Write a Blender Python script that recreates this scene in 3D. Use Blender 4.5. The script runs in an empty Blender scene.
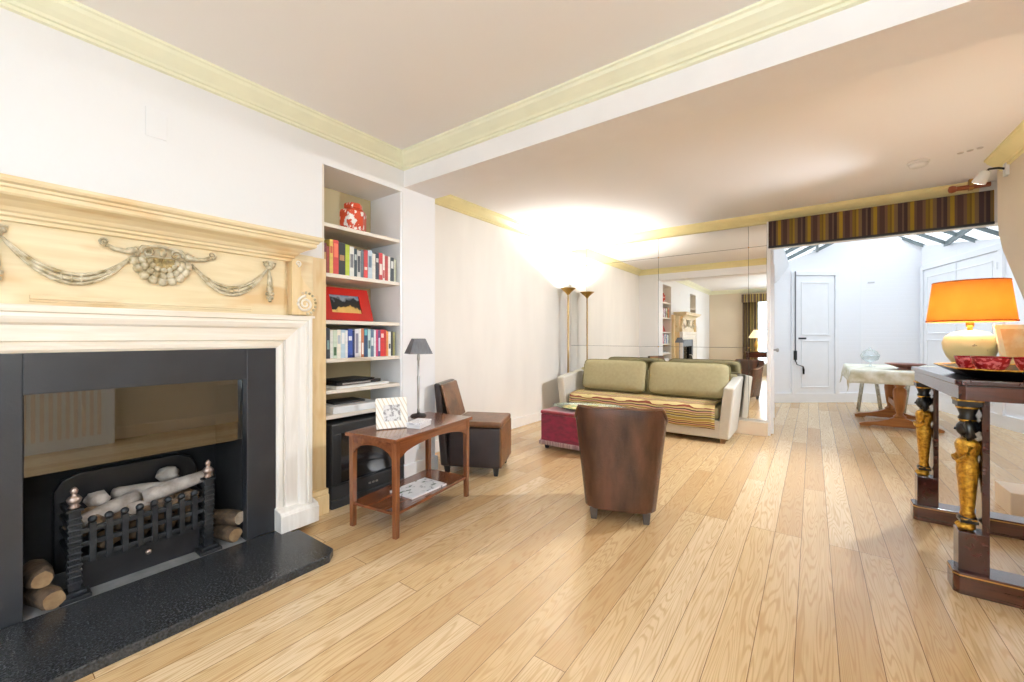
import bpy, math, random
from mathutils import Vector, Matrix, noise
random.seed(7)
PI = math.pi
R = math.radians
scene = bpy.context.scene
COL = scene.collection

# ------------------------------------------------------------------ camera
cam_data = bpy.data.cameras.new('camera')
cam_data.sensor_width = 36.0
cam_data.lens = 36.0 * 411.0 / 1024.0
cam_data.shift_y = -4.0 / 1024.0
cam_data.clip_start = 0.05
cam_data.clip_end = 100
cam = bpy.data.objects.new('camera', cam_data)
cam.location = (0, 0, 1.2)
cam.rotation_euler = (R(90), 0, R(36.2))
COL.objects.link(cam)
scene.camera = cam

# ------------------------------------------------------------------ world, exposure
world = bpy.data.worlds.new('sky')
scene.world = world
world.use_nodes = True
wn = world.node_tree.nodes
wn['Background'].inputs['Color'].default_value = (0.74, 0.875, 1.0, 1)
wn['Background'].inputs['Strength'].default_value = 9.0
scene.view_settings.view_transform = 'Standard'
scene.view_settings.look = 'None'
scene.view_settings.gamma = 1.0
scene.view_settings.use_curve_mapping = False
scene.view_settings.exposure = 0.04
scene.cycles.max_bounces = 10
scene.cycles.diffuse_bounces = 6
scene.cycles.glossy_bounces = 6
scene.cycles.transparent_max_bounces = 16
scene.cycles.sample_clamp_indirect = 8.0
scene.cycles.caustics_reflective = False
scene.cycles.caustics_refractive = False


def area_light(name, loc, rot, sx, sy, power=0.0, color=(1, 1, 1), portal=False):
    d = bpy.data.lights.new(name, 'AREA')
    d.shape = 'RECTANGLE'; d.size = sx; d.size_y = sy
    d.energy = power; d.color = color
    if portal:
        d.cycles.is_portal = True
    o = bpy.data.objects.new(name, d)
    o.location = loc; o.rotation_euler = rot
    COL.objects.link(o)
    return o


# daylight comes through the tall window behind the camera, an added side window and the glazed roof
area_light('window_daylight', (-0.45, -2.97, 1.45), (R(-90), 0, R(180)), 1.9, 2.1, 1, portal=True)
area_light('added_side_window_daylight', (1.35, -1.2, 1.45), (0, R(90), 0), 2.0, 1.7, 1, portal=True)


# ------------------------------------------------------------------ materials
def rgb(r, g, b):
    f = lambda c: (c / 255 / 12.92) if c / 255 <= 0.04045 else ((c / 255 + 0.055) / 1.055) ** 2.4
    return (f(r), f(g), f(b), 1)


MATS = {}


def mat(name, col, rough=0.6, metal=0.0, spec=0.5, var=0.06, vscale=(6, 6, 6), bump=0.0, bscale=60, col2=None, emit=None, coat=0.0, sheen=0.0):
    """plain surface with a little procedural mottling"""
    if name in MATS:
        return MATS[name]
    m = bpy.data.materials.new(name); MATS[name] = m
    m.use_nodes = True
    nt = m.node_tree; n = nt.nodes; l = nt.links
    b = n['Principled BSDF']
    b.inputs['Roughness'].default_value = rough
    b.inputs['Metallic'].default_value = metal
    b.inputs['Specular IOR Level'].default_value = spec
    b.inputs['Coat Weight'].default_value = coat
    if sheen:
        b.inputs['Sheen Weight'].default_value = sheen
    tc = n.new('ShaderNodeTexCoord')
    mp = n.new('ShaderNodeMapping'); mp.inputs['Scale'].default_value = vscale
    l.new(tc.outputs['Object'], mp.inputs['Vector'])
    nz = n.new('ShaderNodeTexNoise'); nz.inputs['Scale'].default_value = 1.0; nz.inputs['Detail'].default_value = 4
    l.new(mp.outputs['Vector'], nz.inputs['Vector'])
    mx = n.new('ShaderNodeMix'); mx.data_type = 'RGBA'
    c2 = col2 if col2 else tuple(max(0, c * (1 - var * 2.4)) for c in col[:3]) + (1,)
    ramp = n.new('ShaderNodeValToRGB')
    ramp.color_ramp.elements[0].position = 0.35; ramp.color_ramp.elements[1].position = 0.68
    l.new(nz.outputs['Fac'], ramp.inputs['Fac'])
    l.new(ramp.outputs['Color'], mx.inputs['Factor'])
    mx.inputs['A'].default_value = col; mx.inputs['B'].default_value = c2
    l.new(mx.outputs['Result'], b.inputs['Base Color'])
    if bump:
        nb = n.new('ShaderNodeTexNoise'); nb.inputs['Scale'].default_value = bscale; nb.inputs['Detail'].default_value = 3
        l.new(tc.outputs['Object'], nb.inputs['Vector'])
        bp = n.new('ShaderNodeBump'); bp.inputs['Strength'].default_value = bump; bp.inputs['Distance'].default_value = 0.01
        l.new(nb.outputs['Fac'], bp.inputs['Height']); l.new(bp.outputs['Normal'], b.inputs['Normal'])
    if emit:
        b.inputs['Emission Color'].default_value = emit[0]
        b.inputs['Emission Strength'].default_value = emit[1]
    return m


def wood(name, c1, c2, rough=0.35, axis='Y', scale=1.0, c3=None, coat=0.0, knots=0.0):
    """grain running along one axis"""
    if name in MATS:
        return MATS[name]
    m = bpy.data.materials.new(name); MATS[name] = m
    m.use_nodes = True
    nt = m.node_tree; n = nt.nodes; l = nt.links
    b = n['Principled BSDF']; b.inputs['Roughness'].default_value = rough
    b.inputs['Coat Weight'].default_value = coat; b.inputs['Coat Roughness'].default_value = 0.12
    tc = n.new('ShaderNodeTexCoord')
    mp = n.new('ShaderNodeMapping')
    s = {'X': (1.2, 14, 14), 'Y': (14, 1.2, 14), 'Z': (14, 14, 1.2)}[axis]
    mp.inputs['Scale'].default_value = tuple(v * scale for v in s)
    l.new(tc.outputs['Object'], mp.inputs['Vector'])
    nz = n.new('ShaderNodeTexNoise'); nz.inputs['Scale'].default_value = 1.6; nz.inputs['Detail'].default_value = 7
    nz.inputs['Distortion'].default_value = 0.8
    l.new(mp.outputs['Vector'], nz.inputs['Vector'])
    r = n.new('ShaderNodeValToRGB')
    r.color_ramp.elements[0].position = 0.3; r.color_ramp.elements[0].color = c1
    r.color_ramp.elements[1].position = 0.7; r.color_ramp.elements[1].color = c2
    l.new(nz.outputs['Fac'], r.inputs['Fac'])
    out = r.outputs['Color']
    if c3:
        n2 = n.new('ShaderNodeTexNoise'); n2.inputs['Scale'].default_value = 5.5; n2.inputs['Detail'].default_value = 2
        mp2 = n.new('ShaderNodeMapping')
        mp2.inputs['Scale'].default_value = {'X': (.5, 1.6, 1.6), 'Y': (1.6, .5, 1.6), 'Z': (1.6, 1.6, .5)}[axis]
        l.new(tc.outputs['Object'], mp2.inputs['Vector']); l.new(mp2.outputs['Vector'], n2.inputs['Vector'])
        r2 = n.new('ShaderNodeValToRGB'); r2.color_ramp.elements[0].position = 0.56; r2.color_ramp.elements[1].position = 0.72
        l.new(n2.outputs['Fac'], r2.inputs['Fac'])
        mx = n.new('ShaderNodeMix'); mx.data_type = 'RGBA'
        l.new(r2.outputs['Color'], mx.inputs['Factor']); l.new(out, mx.inputs['A']); mx.inputs['B'].default_value = c3
        out = mx.outputs['Result']
    l.new(out, b.inputs['Base Color'])
    bp = n.new('ShaderNodeBump'); bp.inputs['Strength'].default_value = 0.08; bp.inputs['Distance'].default_value = 0.003
    l.new(nz.outputs['Fac'], bp.inputs['Height']); l.new(bp.outputs['Normal'], b.inputs['Normal'])
    return m


def stripes(name, cols, period, expr, rough=0.85, wob=0.0, bump=0.3):
    """bands of colour along a direction; expr = (x,y,z) weights of the coordinate"""
    m = bpy.data.materials.new(name); MATS[name] = m
    m.use_nodes = True
    nt = m.node_tree; n = nt.nodes; l = nt.links
    b = n['Principled BSDF']; b.inputs['Roughness'].default_value = rough
    tc = n.new('ShaderNodeTexCoord')
    vec = tc.outputs['Object']
    d = n.new('ShaderNodeVectorMath'); d.operation = 'DOT_PRODUCT'
    l.new(vec, d.inputs[0]); d.inputs[1].default_value = tuple(e / period for e in expr)
    val = d.outputs['Value']
    if wob:
        nz = n.new('ShaderNodeTexNoise'); nz.inputs['Scale'].default_value = 2.2
        l.new(vec, nz.inputs['Vector'])
        ma = n.new('ShaderNodeMath'); ma.operation = 'MULTIPLY_ADD'
        l.new(nz.outputs['Fac'], ma.inputs[0]); ma.inputs[1].default_value = wob; l.new(val, ma.inputs[2]); val = ma.outputs[0]
    fr = n.new('ShaderNodeMath'); fr.operation = 'FRACT'; l.new(val, fr.inputs[0])
    r = n.new('ShaderNodeValToRGB'); cr = r.color_ramp; cr.interpolation = 'CONSTANT'
    while len(cr.elements) > 1:
        cr.elements.remove(cr.elements[-1])
    tot = sum(w for _, w in cols); p = 0
    for i, (c, w) in enumerate(cols):
        e = cr.elements[0] if i == 0 else cr.elements.new(p)
        e.position = p; e.color = c
        p += w / tot
    l.new(fr.outputs[0], r.inputs['Fac'])
    nz2 = n.new('ShaderNodeTexNoise'); nz2.inputs['Scale'].default_value = 90
    l.new(vec, nz2.inputs['Vector'])
    mx = n.new('ShaderNodeMix'); mx.data_type = 'RGBA'; mx.blend_type = 'MULTIPLY'; mx.inputs['Factor'].default_value = 0.35
    l.new(r.outputs['Color'], mx.inputs['A']); l.new(nz2.outputs['Color'], mx.inputs['B'])
    l.new(r.outputs['Color'], b.inputs['Base Color'])
    bp = n.new('ShaderNodeBump'); bp.inputs['Strength'].default_value = bump; bp.inputs['Distance'].default_value = 0.004
    l.new(nz2.outputs['Fac'], bp.inputs['Height']); l.new(bp.outputs['Normal'], b.inputs['Normal'])
    return m


def glass(name, tint=(1, 1, 1, 1), refl=0.08, rough=0.0):
    m = bpy.data.materials.new(name); MATS[name] = m
    m.use_nodes = True
    nt = m.node_tree; n = nt.nodes; l = nt.links
    n.remove(n['Principled BSDF'])
    tr = n.new('ShaderNodeBsdfTransparent'); tr.inputs['Color'].default_value = tint
    gl = n.new('ShaderNodeBsdfGlossy'); gl.inputs['Roughness'].default_value = rough
    fr = n.new('ShaderNodeLayerWeight'); fr.inputs['Blend'].default_value = 0.25
    ma = n.new('ShaderNodeMath'); ma.operation = 'MULTIPLY_ADD'; ma.inputs[1].default_value = 0.5; ma.inputs[2].default_value = refl
    l.new(fr.outputs['Fresnel'], ma.inputs[0])
    mx = n.new('ShaderNodeMixShader')
    l.new(ma.outputs[0], mx.inputs['Fac']); l.new(tr.outputs[0], mx.inputs[1]); l.new(gl.outputs[0], mx.inputs[2])
    l.new(mx.outputs[0], n['Material Output'].inputs['Surface'])
    return m


def floor_material():
    m = bpy.data.materials.new('oak_boards')
    m.use_nodes = True
    nt = m.node_tree; n = nt.nodes; l = nt.links
    b = n['Principled BSDF']
    tc = n.new('ShaderNodeTexCoord')
    mp = n.new('ShaderNodeMapping'); mp.inputs['Rotation'].default_value = (0, 0, R(90))
    mp.inputs['Location'].default_value = (0.3, 0.055, 0)
    l.new(tc.outputs['Object'], mp.inputs['Vector'])

    def brick(c1, c2, mortar, ms):
        k = n.new('ShaderNodeTexBrick')
        k.offset = 0.37; k.offset_frequency = 3; k.squash = 1.0
        k.inputs['Color1'].default_value = c1; k.inputs['Color2'].default_value = c2
        k.inputs['Mortar'].default_value = mortar; k.inputs['Scale'].default_value = 1.0
        k.inputs['Mortar Size'].default_value = ms; k.inputs['Mortar Smooth'].default_value = 0.1
        k.inputs['Bias'].default_value = 0.0
        k.inputs['Brick Width'].default_value = 2.7; k.inputs['Row Height'].default_value = 0.132
        l.new(mp.outputs['Vector'], k.inputs['Vector'])
        return k
    rnd = brick((0, 0, 0, 1), (1, 1, 1, 1), (.5, .5, .5, 1), 0.0)
    seam = brick((1, 1, 1, 1), (1, 1, 1, 1), (0, 0, 0, 1), 0.0014)
    # grain coordinates, shifted for every board
    sep = n.new('ShaderNodeVectorMath'); sep.operation = 'MULTIPLY_ADD'
    l.new(rnd.outputs['Color'], sep.inputs[0]); sep.inputs[1].default_value = (7.3, 13.1, 5.7)
    l.new(tc.outputs['Object'], sep.inputs[2])
    mg = n.new('ShaderNodeMapping'); mg.inputs['Scale'].default_value = (13, 0.9, 1)
    l.new(sep.outputs['Vector'], mg.inputs['Vector'])
    big = n.new('ShaderNodeTexNoise'); big.inputs['Scale'].default_value = 1.0; big.inputs['Detail'].default_value = 1.5
    l.new(mg.outputs['Vector'], big.inputs['Vector'])
    mul = n.new('ShaderNodeMath'); mul.operation = 'MULTIPLY'; mul.inputs[1].default_value = 130.0
    l.new(big.outputs['Fac'], mul.inputs[0])
    sn = n.new('ShaderNodeMath'); sn.operation = 'SINE'; l.new(mul.outputs[0], sn.inputs[0])
    pw = n.new('ShaderNodeMapRange'); pw.inputs['From Min'].default_value = 0.1; pw.inputs['From Max'].default_value = 1.0
    pw.inputs['To Min'].default_value = 0; pw.inputs['To Max'].default_value = 1
    l.new(sn.outputs[0], pw.inputs['Value'])
    mf = n.new('ShaderNodeMapping'); mf.inputs['Scale'].default_value = (220, 5, 1)
    l.new(sep.outputs['Vector'], mf.inputs['Vector'])
    fine = n.new('ShaderNodeTexNoise'); fine.inputs['Scale'].default_value = 1.0; fine.inputs['Detail'].default_value = 2
    l.new(mf.outputs['Vector'], fine.inputs['Vector'])
    # board tone
    tone = n.new('ShaderNodeValToRGB')
    cr = tone.color_ramp
    cr.elements[0].position = 0.0; cr.elements[0].color = rgb(*FL[0])
    cr.elements[1].position = 1.0; cr.elements[1].color = rgb(*FL[3])
    e = cr.elements.new(0.35); e.color = rgb(*FL[1])
    e = cr.elements.new(0.7); e.color = rgb(*FL[2])
    l.new(rnd.outputs['Color'], tone.inputs['Fac'])
    m1 = n.new('ShaderNodeMix'); m1.data_type = 'RGBA'
    ml = n.new('ShaderNodeMath'); ml.operation = 'MULTIPLY'; ml.inputs[1].default_value = 0.46
    l.new(pw.outputs['Result'], ml.inputs[0]); l.new(ml.outputs[0], m1.inputs['Factor'])
    l.new(tone.outputs['Color'], m1.inputs['A']); m1.inputs['B'].default_value = rgb(*FL[4])
    m2 = n.new('ShaderNodeMix'); m2.data_type = 'RGBA'
    mr = n.new('ShaderNodeMapRange'); mr.inputs['From Min'].default_value = 0.42; mr.inputs['From Max'].default_value = 0.75
    mr.inputs['To Max'].default_value = 0.45
    l.new(fine.outputs['Fac'], mr.inputs['Value']); l.new(mr.outputs['Result'], m2.inputs['Factor'])
    l.new(m1.outputs['Result'], m2.inputs['A']); m2.inputs['B'].default_value = rgb(*FL[5])
    m3 = n.new('ShaderNodeMix'); m3.data_type = 'RGBA'; m3.blend_type = 'MIX'
    l.new(seam.outputs['Color'], m3.inputs['Factor'])
    m3.inputs['A'].default_value = rgb(120, 86, 50); l.new(m2.outputs['Result'], m3.inputs['B'])
    l.new(m3.outputs['Result'], b.inputs['Base Color'])
    # sheen of the varnish
    nr = n.new('ShaderNodeTexNoise'); nr.inputs['Scale'].default_value = 3
    l.new(tc.outputs['Object'], nr.inputs['Vector'])
    rr = n.new('ShaderNodeMapRange'); rr.inputs['To Min'].default_value = 0.24; rr.inputs['To Max'].default_value = 0.27
    l.new(nr.outputs['Fac'], rr.inputs['Value']); l.new(rr.outputs['Result'], b.inputs['Roughness'])
    b.inputs['Specular IOR Level'].default_value = 0.75
    bp = n.new('ShaderNodeBump'); bp.inputs['Strength'].default_value = 0.35; bp.inputs['Distance'].default_value = 0.002
    ad = n.new('ShaderNodeMath'); ad.operation = 'MULTIPLY_ADD'; ad.inputs[1].default_value = 0.06
    l.new(fine.outputs['Fac'], ad.inputs[0]); l.new(seam.outputs['Color'], ad.inputs[2])
    l.new(ad.outputs[0], bp.inputs['Height']); l.new(bp.outputs['Normal'], b.inputs['Normal'])
    return m


FL = [(200, 166, 120), (214, 182, 136), (224, 196, 152), (232, 208, 170), (176, 132, 80), (188, 150, 102)]


def white_brick():
    m = bpy.data.materials.new('painted_brick'); m.use_nodes = True
    nt = m.node_tree; n = nt.nodes; l = nt.links
    b = n['Principled BSDF']; b.inputs['Roughness'].default_value = 0.7
    b.inputs['Base Color'].default_value = rgb(243, 244, 248)
    tc = n.new('ShaderNodeTexCoord')
    mp = n.new('ShaderNodeMapping'); mp.inputs['Rotation'].default_value = (R(-90), 0, 0)
    l.new(tc.outputs['Object'], mp.inputs['Vector'])
    k = n.new('ShaderNodeTexBrick'); k.inputs['Scale'].default_value = 1
    k.inputs['Brick Width'].default_value = .225; k.inputs['Row Height'].default_value = .075; k.inputs['Mortar Size'].default_value = .006
    l.new(mp.outputs['Vector'], k.inputs['Vector'])
    bp = n.new('ShaderNodeBump'); bp.invert = True; bp.inputs['Strength'].default_value = 0.25; bp.inputs['Distance'].default_value = 0.006
    l.new(k.outputs['Fac'], bp.inputs['Height']); l.new(bp.outputs['Normal'], b.inputs['Normal'])
    return m


M = dict(
    wall=mat('white_wall_paint', rgb(238, 237, 238), .75, var=.012, vscale=(1.2, 1.2, 1.2), bump=.03),
    cream=mat('cream_wall_paint', rgb(240, 236, 230), .7, var=.03, vscale=(2.5, 2.5, .7), bump=.04),
    beige=mat('beige_wall_paint', rgb(226, 212, 190), .7, var=.02, vscale=(2, 2, 2), bump=.03),
    ceil=mat('ceiling_paint', rgb(243, 242, 244), .8, var=.012, vscale=(.8, .8, .8)),
    soffit=mat('beam_paint', rgb(243, 242, 245), .8, var=.01),
    corn_f=mat('pale_primrose_cornice', rgb(240, 240, 214), .55, var=.02),
    corn_b=mat('yellow_primrose_cornice', rgb(238, 226, 170), .5, var=.03),  # deeper yellow than the front cornice colour
    gloss=mat('white_gloss_paint', rgb(242, 243, 246), .35, var=.012),
    peach=mat('peach_gloss_paint', rgb(240, 222, 198), .35, var=.02),
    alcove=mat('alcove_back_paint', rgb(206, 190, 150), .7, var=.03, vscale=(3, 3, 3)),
    shelf=mat('shelf_paint', rgb(228, 218, 204), .45, var=.02),
    brickw=white_brick(),
    pine=wood('limed_pine', rgb(220, 200, 158), rgb(234, 218, 184), .5, 'Y', 1.0, rgb(216, 184, 136)),
    pinev=wood('limed_pine_upright', rgb(216, 188, 138), rgb(230, 206, 162), .5, 'Z', 1.0, rgb(206, 164, 108)),
    limed=wood('whitewashed_pine', rgb(226, 214, 196), rgb(242, 236, 226), .5, 'Y', 1.0),
    limedv=wood('whitewashed_pine_upright', rgb(224, 218, 210), rgb(242, 238, 233), .5, 'Z', 1.0),
    carve=mat('aged_carving', rgb(214, 204, 180), .45, var=.2, vscale=(26, 26, 26), col2=rgb(150, 132, 92)),
    slate=mat('black_slate', rgb(42, 44, 49), .34, var=.12, vscale=(5, 5, 5), bump=.05),
    granite=mat('black_granite', rgb(26, 28, 31), .25, var=.3, vscale=(120, 120, 120), col2=rgb(62, 64, 67), bump=.05),
    soot=mat('sooty_firebox', rgb(24, 24, 26), .8, var=.3, vscale=(8, 8, 8)),
    slab=mat('grey_firebox_stone', rgb(128, 128, 128), .6, var=.15, vscale=(12, 12, 12)),
    iron=mat('cast_iron', rgb(52, 54, 58), .42, .6, var=.2, vscale=(20, 20, 20), bump=.2, bscale=90),
    ironb=mat('black_iron_plate', rgb(38, 38, 41), .38, .3, var=.2, vscale=(12, 12, 12)),
    pewter=mat('pewter', rgb(170, 150, 140), .35, .8),
    ash=mat('ash_white_log', rgb(190, 180, 172), .9, var=.2, vscale=(14, 14, 14), bump=.6, bscale=30, col2=rgb(140, 128, 118)),
    bark=mat('log_bark', rgb(92, 72, 52), .9, var=.3, vscale=(25, 25, 25), bump=.8, bscale=40, col2=rgb(56, 42, 30)),
    cut=mat('log_cut_face', rgb(140, 114, 82), .85, var=.15, vscale=(30, 30, 30), col2=rgb(120, 92, 62)),
    mahog=wood('polished_mahogany', rgb(92, 50, 30), rgb(136, 82, 50), .16, 'Y', 1.2, coat=.5),
    mahogz=wood('polished_mahogany_upright', rgb(98, 54, 32), rgb(142, 88, 54), .2, 'Z', 1.2, coat=.4),
    darkm=wood('dark_mahogany', rgb(42, 18, 17), rgb(66, 30, 26), .14, 'Y', 1.2, coat=.6),
    darkmx=wood('dark_mahogany_frieze', rgb(56, 26, 18), rgb(90, 46, 32), .16, 'X', 1.2, coat=.6),
    leather=mat('brown_leather', rgb(92, 58, 42), .26, var=.25, vscale=(9, 9, 2.5), bump=.25, bscale=120, col2=rgb(54, 34, 24)),
    leatherb=mat('tan_brown_leather', rgb(128, 86, 52), .33, var=.2, vscale=(7, 7, 7), bump=.2, bscale=120, col2=rgb(84, 52, 30)),
    leatherd=mat('dark_leather', rgb(50, 38, 38), .28, var=.2, vscale=(7, 7, 7), bump=.15, bscale=120),
    feet=mat('grey_brown_feet', rgb(78, 70, 66), .5),
    sofa=mat('grey_cream_upholstery', rgb(204, 200, 190), .9, var=.02, vscale=(30, 30, 30), bump=.25, bscale=220),
    olive=mat('olive_cushion_fabric', rgb(170, 160, 124), .9, var=.03, vscale=(30, 30, 30), bump=.2, bscale=240, col2=rgb(162, 152, 116)),
    pipe=mat('olive_piping', rgb(130, 122, 78), .85),
    maroon=mat('maroon_velvet', rgb(142, 20, 58), .8, var=.25, vscale=(14, 14, 30), col2=rgb(104, 12, 42), sheen=.5),
    maroont=mat('red_velvet_top', rgb(158, 40, 56), .8, var=.2, vscale=(14, 14, 14), sheen=.5),
    fringe=mat('pale_fringe', rgb(214, 196, 190), .8, var=.3, vscale=(120, 120, 3), col2=rgb(120, 60, 80)),
    brass=mat('antique_brass', rgb(200, 158, 84), .3, .9, var=.08),
    brassp=mat('brass_pole', rgb(190, 160, 110), .35, .7, var=.05),
    gold=mat('gilt', rgb(224, 176, 66), .34, .7, var=.25, vscale=(60, 60, 60), bump=.5, bscale=110, col2=rgb(150, 98, 20)),
    black=mat('black_lacquer', rgb(20, 22, 24), .28),
    matblack=mat('matt_black', rgb(30, 30, 32), .55),
    glossblack=mat('gloss_black_plastic', rgb(24, 25, 28), .16, coat=.4),
    silver=mat('dull_silver', rgb(176, 172, 168), .3, .8),
    greyshade=mat('grey_silk_shade', rgb(112, 114, 120), .7, var=.1, vscale=(60, 60, 4)),
    white=mat('white_plain', rgb(238, 238, 240), .45),
    paper=mat('white_paper', rgb(232, 232, 228), .7),
    linen=mat('white_tablecloth', rgb(236, 235, 226), .85, var=.05, vscale=(10, 10, 10), bump=.2, bscale=160, col2=rgb(206, 202, 172)),
    oak=wood('golden_oak', rgb(150, 92, 40), rgb(190, 128, 64), .35, 'X', 1.0),
    oakz=wood('golden_oak_turned', rgb(150, 92, 40), rgb(190, 128, 64), .35, 'Z', 1.0),
    terracotta=mat('terracotta_glaze', rgb(150, 98, 84), .4, var=.12),
    plastic=mat('white_plastic', rgb(240, 240, 240), .4),
)
M['oakboards'] = floor_material()
M['glass'] = glass('window_glass', (1, 1, 1, 1), .02)
M['jar'] = glass('clear_jar_glass', (.93, .96, .97, 1), .06)
M['roofglass'] = glass('light_cutting_roof_glass', (.635, .615, .60, 1), .02)  # tint added to dim and warm the daylight through the roof
M['hood'] = glass('smoked_fire_glass', (.60, .62, .58, 1), .17)
M['dish'] = glass('green_dish_glass', (.72, .82, .78, 1), .15)
m = bpy.data.materials.new('mirror_silver'); m.use_nodes = True
m.node_tree.nodes['Principled BSDF'].inputs['Metallic'].default_value = 1
m.node_tree.nodes['Principled BSDF'].inputs['Roughness'].default_value = 0.004
m.node_tree.nodes['Principled BSDF'].inputs['Base Color'].default_value = (.90, .89, .85, 1)
M['mirror'] = m
M['valance'] = stripes('striped_valance_cloth', [
    (rgb(70, 46, 40), 3), (rgb(104, 78, 60), 1.6), (rgb(122, 98, 30), 1.4), (rgb(104, 82, 24), 1), (rgb(142, 116, 36), 1.4), (rgb(112, 90, 62), 2),
    (rgb(60, 40, 40), 2.4), (rgb(96, 74, 60), 1), (rgb(52, 34, 34), 2), (rgb(110, 88, 50), 1.5), (rgb(150, 122, 30), 2.2), (rgb(90, 68, 54), 1.4)],
    .285, (1, 0, 0))
M['curtain'] = stripes('striped_curtain_cloth', [
    (rgb(96, 74, 56), 2), (rgb(168, 146, 70), 1.4), (rgb(74, 54, 50), 2), (rgb(190, 172, 96), 1.2), (rgb(120, 100, 80), 1.6), (rgb(70, 52, 46), 1)],
    .16, (1, 0.0, 0))
M['throw'] = stripes('striped_throw_cloth', [
    (rgb(168, 150, 78), 3), (rgb(214, 196, 140), 1), (rgb(134, 62, 48), 1), (rgb(198, 178, 120), 1.4), (rgb(70, 52, 48), 1), (rgb(206, 158, 140), 1.2),
    (rgb(150, 130, 58), 1.6), (rgb(224, 210, 170), .8), (rgb(96, 40, 44), 1), (rgb(182, 164, 96), 2.2), (rgb(60, 46, 50), 1), (rgb(196, 184, 150), 1.2)],
    .15, (0.0, 1, -1), wob=.06)
M['striprame'] = stripes('cream_striped_frame', [(rgb(244, 242, 236), 3), (rgb(220, 208, 186), 1)], .022, (0, .8, .35), rough=.5, bump=.0)


def picture_material(name, cols, scale=(12, 12, 12)):
    m = bpy.data.materials.new(name); m.use_nodes = True; MATS[name] = m
    nt = m.node_tree; n = nt.nodes; l = nt.links
    b = n['Principled BSDF']; b.inputs['Roughness'].default_value = .35
    tc = n.new('ShaderNodeTexCoord'); mp = n.new('ShaderNodeMapping'); mp.inputs['Scale'].default_value = scale
    l.new(tc.outputs['Object'], mp.inputs['Vector'])
    nz = n.new('ShaderNodeTexNoise'); nz.inputs['Detail'].default_value = 5; nz.inputs['Scale'].default_value = 1
    l.new(mp.outputs['Vector'], nz.inputs['Vector'])
    r = n.new('ShaderNodeValToRGB'); cr = r.color_ramp
    for i, (p, c) in enumerate(cols):
        e = cr.elements[i] if i < 2 else cr.elements.new(p)
        e.position = p; e.color = c
    l.new(nz.outputs['Fac'], r.inputs['Fac']); l.new(r.outputs['Color'], b.inputs['Base Color'])
    return m


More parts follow.
